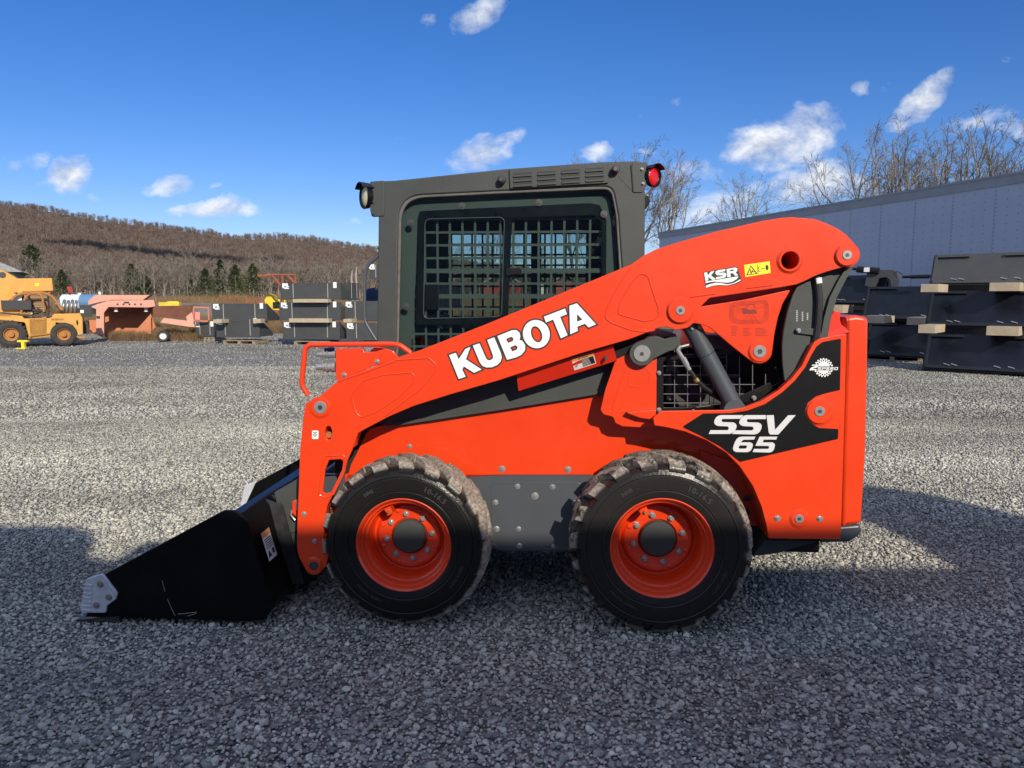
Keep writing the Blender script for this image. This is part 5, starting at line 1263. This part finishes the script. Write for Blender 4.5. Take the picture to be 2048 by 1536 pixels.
for x0,x1,Y,lab in ((1905,2030,15.3,'pallet under the right-edge stack'),(1760,1870,18.5,'pallet under the middle stack')):
    a=W(x0,740,Y); c=W(x1,740,Y); pallet((a.x+c.x)/2,Y+.5,c.x-a.x,1.1,.15,RZ,lab,'pallets under the right buckets')
b=MB(); q=W(1775,560,20); 
ag=empty('grapple_attachment',(q.x,20,q.z),RZ,'grey hooked attachment poking above the middle bucket','attachment')
def rawplate(pts,t): 
    vs,fs=curve_mesh([rnd(pts)],t/2,.004); return [(v.x,-v.z,v.y) for v in vs],fs
vs,fs=rawplate([(-.55,-.15),(-.5,.28,.08),(.2,.26,.15),(.3,.0,.1),(.22,-.3),(.1,-.3),(.12,-.05,.05),(.0,.08,.08),(-.2,.05,.06),(-.3,-.2)],.12); b.add(vs,fs); b.build('hook_plate','att',ag)
b=MB(); q2=W(1733,536,20); b.cyl((-.75,-.1,.30),(-.2,-.1,.24),.09,n=14); b.cyl((-.9,-.1,.33),(-.75,-.1,.30),.04,n=10); b.build('grapple_cylinder','black',ag)
b=MB(); b.box((-.48,-.2,.28),(.14,.01,.12)); b.build('sticker','paper',ag)
q=W(1845,555,18.4); b=MB(); b.cyl((-.5,0,0),(.25,0,0),.035,n=10); b.cyl((-.3,0,0),(.1,0,0),.05,n=10); b.tube([Vector((-.62,0,.0)),Vector((-.7,0,.08)),Vector((-.62,0,.14)),Vector((-.5,0,.06))],.012,6); o=b.build('hydraulic_cylinder','black',loc=(q.x,18.3,q.z+.02),rz=RZ); o['label']='small black hydraulic cylinder lying on the upper middle bucket'; o['category']='cylinder'
# ================================================================== ADDED SHADOW BLOCKER BEHIND THE VIEWER
def cast(S,yc):  # point on the vertical plane y=yc that shades S
    t=(yc-S.y)/SUN.y; return Vector((S.x+SUN.x*t,yc,S.z+SUN.z*t))
YC_=-5.2
prof=[(-260,1050),(150,1052),(183,1062),(192,1078),(183,1100),(178,1112),(225,1120),(258,1117),(275,1092),(300,1082),(350,1084),(420,1090),(470,1108),(560,1120),(1000,1124),(1420,1126),(1500,1133),(1905,1135)]
P_=[cast(G(x,y),YC_) for x,y in prof]
P_=[Vector((P_[0].x-6,YC_,P_[0].z))]+P_+[Vector((P_[-1].x+5,YC_,P_[-1].z))]
bl=empty('shadow_blocker',(0,YC_,0),0,'added unseen blocker behind the camera, outlined to shade the near gravel','shed')
b=MB(); L=[(p.x,p.z) for p in P_]+[(P_[-1].x,0),(P_[0].x,0)]
vs,fs=curve_mesh([L],.15,0); b.add([(v.x,-.15-v.z,v.y) for v in vs],fs)
zt=cast(G(1000,1136),YC_).z-.35
b.bbox(P_[0].x,P_[-1].x,-3.5,-.32,0,zt)
b.build('wall',mat('blocker_pale',(.75,.75,.74),.6,noise=.1,nscale=.7),bl)  # unseen blocker, top edge cut to the shadow line, pale for bounce
b=MB(); q=[(1905,1136),(1860,1108),(1790,1064),(1725,1032),(1640,1000),(1600,985),(1640,962),(1725,968),(1850,985),(2048,1033),(2300,1080),(2300,1136)]
L=[(cast(G(x,y),YC_).x,cast(G(x,y),YC_).z) for x,y in q]
vs,fs=curve_mesh([L],.12,0); b.add([(v.x,-.15-v.z,v.y) for v in vs],fs); b.build('shadow_wedge','wood2',bl)  # added wedge, cut to cast the slanting shadow right of the loader
# ================================================================== OLD YELLOW CRANE
M['cyel']=mat('faded_yellow_paint',(.55,.27,.045),.7,col2=(.66,.38,.10),noise=.45,nscale=2.2,rvar=.1); M['crust']=mat('rusty_steel',(.28,.11,.04),.85,col2=(.50,.25,.07),noise=.4,nscale=7)
M['dtyre']=mat('dull_tyre',(.04,.038,.036),.85,noise=.3,nscale=8)
YCR=24.0
def mkframe(o,th):
    ex=Vector((math.cos(th),math.sin(th),0)); ey=Vector((-math.sin(th),math.cos(th),0)); c=Vector(((CAM-o).dot(ex),(CAM-o).dot(ey),H))
    def f(px,py,y=0.0):
        d=ray(px,py); dl=Vector((d.dot(ex),d.dot(ey),d.z)); return c+dl*((y-c.y)/dl.y)
    return f
cr_o=W(70,690,YCR); cr_o.z=0; cp=mkframe(cr_o,.50); CR=empty('mobile_crane',cr_o,.50,'faded yellow mobile crane with open cage and bald tyres at the far left','crane')
s_=YCR/ (F) ; 
def cplate(mb,pts,y,t,bev=.01,holes=()):
    L=[[(cp(a,b_,y).x,cp(a,b_,y).z) for a,b_ in rnd(pts)]]+[[(cp(a,b_,y).x,cp(a,b_,y).z) for a,b_ in rnd(h)] for h in holes]
    vs,fs=curve_mesh(L,t/2,bev); mb.add([(v.x,y+t/2-v.z,v.y) for v in vs],fs)
b=MB(); cplate(b,[(-30,624),(40,626),(48,637),(100,636),(108,628),(160,627),(165,636),(166,668),(152,672),(146,650,6),(112,645),(108,672),(58,678),(50,645,6),(0,640),(-30,640)],0,1.9,.02,[[(60,638),(92,638),(92,668),(62,670)]])
cplate(b,[(-20,610),(50,618),(50,628),(-20,628)],.15,1.6,.02); b.build('chassis','cyel',CR)
b=MB(); cplate(b,[(28,557,2),(104,556,2),(107,582,2),(60,584),(46,584),(40,612),(10,624),(14,600)],.5,1.2,.03); b.build('upper_body','cyel',CR)
b=MB()
for i in range(6):
    a=cp(50,590+i*4.6,.48); c=cp(94,590+i*4.6,.48); b.bbox(a.x,c.x,.46,1.5,a.z-.02,a.z+.015)
a=cp(50,619,.5);c=cp(94,588,.5); b.bbox(a.x,c.x,.5,1.4,a.z,c.z); b.build('louvred_hood',mat('louvre_tan',(.33,.22,.12),.7),CR)
b=MB(); cplate(b,[(-80,560),(-30,548),(5,540,3),(33,556),(24,576),(14,600),(-20,585),(-80,600)],.7,.9,.03); bo=b.build('boom','cyel',CR)
b=MB(); b.cyl(cp(5,550,.69),cp(5,550,.72),.10,n=18); b.build('boom_pin','darksteel',bo)
b=MB(); cplate(b,[(0,585),(20,592),(24,608),(14,640),(-10,636),(-8,600)],.55,.3,.02); b.build('boom_foot','cyel',CR)
b=MB()
for y in (.05,1.5):
    b.tube(smooth_path([cp(14,620,y),cp(30,588,y),cp(100,585,y),cp(124,620,y)],.3),.045,7); b.tube(smooth_path([cp(42,625,y),cp(52,588,y),cp(84,587,y),cp(88,624,y)],.2),.035,7)
for px in (30,52,98): b.cyl(cp(px,586,.05),cp(px,586,.05)+Vector((0,1.45,0)),.035,n=6)
b.build('roll_cage','crust',CR)
b=MB(); p=cp(78,655,.35); b.box(p,(.55,.5,.14)); b.box(p+Vector((.22,0,.3)),(.14,.5,.55),ry=.1); b.build('operator_seat','seat',CR); b=MB(); p=cp(35,610,.4); b.box(p,(.8,.8,.3)); b.build('tarpaulin','seat',CR)
b=MB(); p=cp(36,598,.2); b.box(p,(.2,.03,.28)); b.box(cp(60,624,.2),(.14,.03,.1)); b.box(cp(164,623,0),(.1,.02,.1)); b.build('notice_plate','paper',CR)
b=MB()
for i in range(4): b.cyl(cp(124+i*8,613,.9),cp(130+i*8,614,.9),.26-.02*(i%2),n=18,bev=.03)
b.cyl(cp(112,612,.9),cp(120,612,.9),.24,n=18); b.build('engine_air_cleaner',mat('silver_grey_metal',(.30,.30,.29),.4,metal=.6),CR)
b=MB(); b.box(cp(172,622,.8),(.35,.6,.4)); b.box(cp(170,655,.8),(.2,.5,.4)); b.build('rear_engine_parts','seat',CR)
b=MB(); cplate(b,[(-80,566),(-30,556),(-2,552),(-2,555),(-30,560),(-80,571)],.69,.02,.002); cplate(b,[(-80,592),(-20,579),(8,590),(8,593),(-22,582),(-80,596)],.69,.02,.002); cplate(b,[(-20,622),(50,629),(104,632),(104,634),(50,632),(-20,625)],-.02,.03,.002); b.build('dark_stripe','seat',CR)
b=MB()
for k in range(5): b.tube(smooth_path([cp(20+k*3,600,.4),cp(26+k*4,612+k,.2),cp(40+k*5,618,.15),cp(60+k*6,622,.1)],.3),.03,6)
b.tube(smooth_path([cp(150,630,.1),cp(156,645,.0),cp(152,660,.1)],.2),.04,6); b.build('hoses','hose',CR)
b=MB(); vs_=[cp(66,622,.4)+Vector((.22*math.cos(i*PI/8),.22*math.sin(i*PI/8)*.6,.1*math.sin(i*PI/8))) for i in range(17)]; b.tube(vs_,.02,5); b.cyl(cp(66,640,.4),cp(66,622,.4),.025,n=6); b.build('steering_wheel','seat',CR)
b=MB(); cplate(b,[(70,567),(78,566),(78,572),(70,573)],.49,.02,.002); b.build('notice_plate','yellow',CR)
b=MB()
for q_ in ([(58,678),(62,672),(104,667),(104,672)],[(-10,640),(-6,655),(-2,668),(2,680)],[(152,672),(160,676),(170,676)]): b.tube([cp(*p,-.03) for p in q_],.04,5)
for k in range(9): b.box(cp(random.uniform(-10,150),random.uniform(627,640),-.012),(random.uniform(.1,.4),.012,random.uniform(.03,.08)))
b.build('rust_patches','crust',CR)
b=MB()
for px,py,col in ((141,582,1),(139,576,1)): b.box(cp(px,py,1.2),(.14,.14,.10)); 
b.cyl(cp(140,590,1.2),cp(140,578,1.2),.03,n=6); b.build('beacon',mat('beacon_red',(.35,.02,.02),.4),CR)
for px,py,rr in ((22,671,26),(127,660,24)):
    we=bpy.data.objects.new('wheel',None); C.objects.link(we); we.parent=CR; c=cp(px,py,-.1); R=rr*YCR/F*1.0; c.z=R; we.location=c
    t=MB(); t.lathe([(R*.5,.10),(R*.55,.02),(R*.75,0),(R*.93,.03),(R,.08),(R,.32),(R*.9,.4),(R*.5,.36)],36)
    if px<60:
        for i in range(22):
            an=2*PI*i/22; t.box((R*.99*math.cos(an),.2,R*.99*math.sin(an)),(.07,.34,.06),ry=-an)
    t.build('tyre','dtyre',we)
    q=MB(); q.lathe([(R*.52,.09),(R*.50,.04),(R*.45,.05),(R*.42,.12),(R*.22,.14),(R*.2,.03),(R*.12,.02),(0,.02)],28); q.build('rim','crust',we)
    fw=copy_tree(we,CR); fw.location.y+=1.7
b=MB(); q=G(46,690); b.box((0,0,.12),(.10,.08,.24)); b.box((0,0,.25),(.32,.1,.06)); b.box((-.05,0,.02),(.3,.2,.03)); o=b.build('wheel_chock',mat('bright_yellow',(.75,.62,.05),.6),loc=(W(47,690,23.0).x,23.0,0)); o['label']='small bright yellow chock stand beside the front tyre of the crane'; o['category']='chock'
# ================================================================== SALMON SPREADER BOX
M['salmon']=mat('faded_salmon_paint',(.60,.27,.19),.75,col2=(.66,.38,.30),noise=.4,nscale=1.3); M['sorange']=mat('orange_spreader_paint',(.55,.19,.085),.65,noise=.15,nscale=3)
YS=27.5; so_=W(240,680,YS); so_.z=0; sf_=mkframe(so_,.36); SPR=empty('asphalt_spreader',so_,.36,'large faded salmon and orange spreader hopper with open dark mouth','spreader')
def splate(mb,pts,y,t,bev=.008):
    L=[]
    for a,b_ in rnd(pts):
        p=sf_(a,b_,y); L.append((p.x,max(.02,p.z)))
    vs,fs=curve_mesh([L],t/2,bev); mb.add([(v.x,y+t/2-v.z,v.y) for v in vs],fs)
b=MB(); splate(b,[(204,605),(217,601),(308,600),(311,613),(297,615),(217,614),(208,625),(208,672),(192,668),(192,618),(180,614)],0,.25); b.build('front_frame','salmon',SPR)
b=MB(); splate(b,[(190,590),(228,590),(300,590),(286,600),(222,600),(206,603),(176,610),(176,602)],.5,1.2); b.build('hopper','salmon',SPR)
b=MB(); splate(b,[(265,668),(302,627),(303,668)],.28,.05); splate(b,[(302,626),(306,640),(312,655),(304,662)],.6,.1); splate(b,[(178,640),(192,640),(205,668),(204,674),(180,662)],.3,.3); b.build('wing_plate','sorange',SPR)
b=MB(); splate(b,[(207,612),(306,612),(303,670),(208,671)],1.6,.1); b.build('back_wall','sorange',SPR)
b=MB(); splate(b,[(207,622),(306,612),(306,616),(240,626)],.5,1.0); b.build('conveyor',mat('dark_salmon',(.16,.055,.035),.8),SPR)
b=MB()
for px in (235,247,259,270,282): p=sf_(px,608.5); b.cyl((p.x,-.01,p.z),(p.x,.02,p.z),.035,n=8)
for q_ in ((248,258,603.5,606.5),(193,200,632,637)): a=sf_(q_[0],q_[3]); c=sf_(q_[1],q_[2]); b.bbox(a.x,c.x,-.012,-.002,a.z,c.z)
b.build('bolt_holes','ink',SPR)
b=MB(); 
for px in (232,292): p=sf_(px,619,.3); b.cyl((p.x,.3,p.z-.08),(p.x,.3,p.z+.08),.07,.04,n=10)
b.build('work_lamp','paper',SPR)
# striped tank behind
p=W(160,604,33); b=MB(); b.cyl((-.78,0,0),(.95,0,0),.34,n=28,bev=.08); tk=b.build('storage_tank',mat('tank_blue_white',(.50,.62,.72),.45,col2=(.72,.76,.78),noise=.3,nscale=1),loc=(p.x,33,p.z)); tk['label']='pale blue and white tank lying between crane and spreader'; tk['category']='tank'
b=MB(); b.cyl((.12,0,0),(.9,0,0),.346,n=28); b.build('blue_band',mat('tank_blue',(.11,.22,.38),.5),tk); b=MB(); b.box((0,0,-.42),(1.6,.6,.2)); b.build('skid','seat',tk)
b=MB(); b.cyl((-.0,0,.32),(0,0,.40),.07,n=10); b.cyl((.9,.0,.32),(.9,0,.45),.06,n=10); b.build('filler_cap','paper',tk)
# low red trailer
YR=27.0; p0=W(365,672,YR); p0.z=0; rf_=mkframe(p0,.24); RT=empty('flat_trailer',p0,.24,'low rusty red trailer with white wheel between spreader and buckets','trailer')
def rplate(mb,pts,y,t,bev=.006):
    L=[(rf_(a,b_,y).x,rf_(a,b_,y).z) for a,b_ in rnd(pts)]; vs,fs=curve_mesh([L],t/2,bev); mb.add([(v.x,y+t/2-v.z,v.y) for v in vs],fs)
b=MB(); rplate(b,[(320,645),(328,636),(386,643),(390,654),(380,654),(326,646)],0,.12); rplate(b,[(372,633),(384,624),(388,644),(374,642)],0,.1); b.build('frame','salmon',RT)
b=MB(); rplate(b,[(308,612),(386,611),(380,634),(372,636),(306,634)],1.2,.08); b.build('side_board',mat('rusty_board',(.16,.06,.035),.85,noise=.25,nscale=3),RT)
b=MB(); rplate(b,[(386,613,2),(418,614,4),(419,640),(416,640),(415,617),(389,616),(389,640),(386,640)],.1,.05); rplate(b,[(388,640),(416,641),(416,644),(388,643)],.1,.05); b.build('rail',mat('pink_red_rail',(.55,.17,.10),.7),RT)
b=MB(); rplate(b,[(390,624),(400,624),(400,640),(390,640)],.06,.02); b.build('notice_plate',mat('pink_plate',(.62,.25,.22),.7),RT)
we=bpy.data.objects.new('wheel',None); C.objects.link(we); we.parent=RT; R=11.5*YR/F; c=rf_(326,660); we.location=(c.x,-.1,R)
t=MB(); t.lathe([(R*.58,.05),(R*.6,.0),(R*.9,0),(R,.04),(R,.18),(R*.6,.22)],28); t.build('tyre','dtyre',we); t=MB(); t.lathe([(R*.6,.04),(R*.5,.02),(R*.45,.06),(R*.2,.05),(0,.03)],20); t.build('rim','paper',we)
fw=copy_tree(we,RT); fw.location.y+=1.6
# barrier, yellow plough, rusty frame
a=W(306,602,46); c=W(560,602,46); b=MB(); b.bbox(0,c.x-a.x,0,.3,0,1.20); b.bbox(-.02,c.x-a.x+.02,-.03,.33,1.18,1.28); o=b.build('barrier_wall',mat('grey_concrete',(.15,.15,.15),.85,noise=.2,nscale=1),loc=(a.x,46,0)); o['label']='long low grey barrier wall behind the trailer and bucket stacks'; o['category']='wall'
a=W(340,608,44); b=MB(); b.box((0,0,0),(1.2,.3,.22)); b.box((.2,0,.13),(.6,.2,.06)); o=b.build('snow_plough',mat('plough_yellow',(.70,.52,.05),.6,noise=.2,nscale=3),loc=(a.x,44,a.z)); o['label']='thin yellow blade lying before the grey barrier'; o['category']='blade'
a=W(545,604,40); YP=mat('yellow_plough',(.72,.52,.04),.6,noise=.2,nscale=3)
b=MB(); vs,fs=rawplate([(-.35,.1),(-.1,.45),(.1,.35),(.25,.15),(.75,.1),(.75,-.45),(-.25,-.4)],.5); b.add(vs,fs); o=b.build('yellow_implement',YP,loc=(a.x,40,a.z)); o['label']='bright yellow implement peeking between two bucket stacks'; o['category']='implement'
b=MB(); b.box((.3,-.3,-.15),(.35,.1,.3)); b.build('opening','dark',o)
a=W(560,555,38); q=lambda px,py:W(px,py,38)-Vector((a.x,38,0))
b=MB()
for P in ([(516,552),(545,550),(590,550),(592,572)],[(545,552),(562,572)],[(565,550),(565,600)],[(575,552),(590,566)],[(592,570),(592,610)],[(520,553),(548,551)]): b.tube([q(*x) for x in P],.07,6)
for x in ((565,600),(592,610)): p=q(*x); b.cyl((p.x,0,0),p,.07,n=6)
o=b.build('rusty_frame',mat('red_rust',(.26,.085,.045),.85,noise=.3,nscale=4),loc=(a.x,38,0)); o['label']='rusty red overhead frame rising behind the tall bucket stack'; o['category']='frame'
# houses at far left
def house(name,x0,x1,yeave,yapex,Y,col,roofcol,label,cat,rz=0,dp=6):
    a=W(x0,yeave,Y); c=W(x1,yeave,Y); ap=W((x0+x1)/2,yapex,Y); wd=c.x-a.x
    e=empty(name,((a.x+c.x)/2,Y,0),rz,label,cat); b=MB(); b.bbox(-wd/2+.25,wd/2-.25,0,dp,0,a.z); b.build('wall',mat('siding_'+name,col,.8,noise=.1,nscale=1),e)
    b=MB(); 
    for s in (-1,1): b.hexa([(s*wd/2,-.3,a.z-.1),(s*wd/2,dp+.3,a.z-.1),(0,dp+.3,ap.z),(0,-.3,ap.z),(s*wd/2,-.3,a.z+.1),(s*wd/2,dp+.3,a.z+.1),(0,dp+.3,ap.z+.2),(0,-.3,ap.z+.2)])
    b.build('roof',mat('shingles_'+name,roofcol,.9,noise=.35,nscale=5),e,sharp=0); return e,a.z,wd
a=W(46,540,52); e=empty('shed_house',(a.x,52,0),.50,'grey sided house corner with shingled roof at the left edge','house')
b=MB(); b.bbox(-7,-.5,0,7,0,a.z); b.build('wall',mat('blue_grey_siding',(.26,.29,.32),.8,noise=.15,nscale=1),e)
tz=W(0,510,52).z; b=MB(); b.hexa([(-8,-.5,a.z-.15),(0,-.5,a.z-.15),(0,7,a.z-.15),(-8,7,a.z-.15),(-8,2.5,tz+.3),(-2.6,2.5,tz+.1),(-2.6,4.5,tz+.1),(-8,4.5,tz+.3)]); b.build('roof',mat('grey_shingle',(.30,.30,.27),.9,noise=.4,nscale=4),e,sharp=0)

e,_,_=house('garage',38,68,558,546,60,(.30,.30,.30),(.17,.13,.10),'small brown gabled roof just right of the grey house','garage',.55,2.5)
e,az,wd=house('barn',962,1045,568,545,110,(.30,.05,.04),(.30,.28,.27),'red barn seen through the cab glass','barn')
e,_,_=house('farmhouse',1068,1092,566,552,120,(.62,.60,.54),(.25,.22,.20),'small pale farmhouse seen through the cab glass right of the barn','house')
e,_,_=house('machine_shed',1108,1150,562,548,115,(.34,.08,.06),(.28,.26,.26),'second red shed seen through the rear pane of the cab','shed')
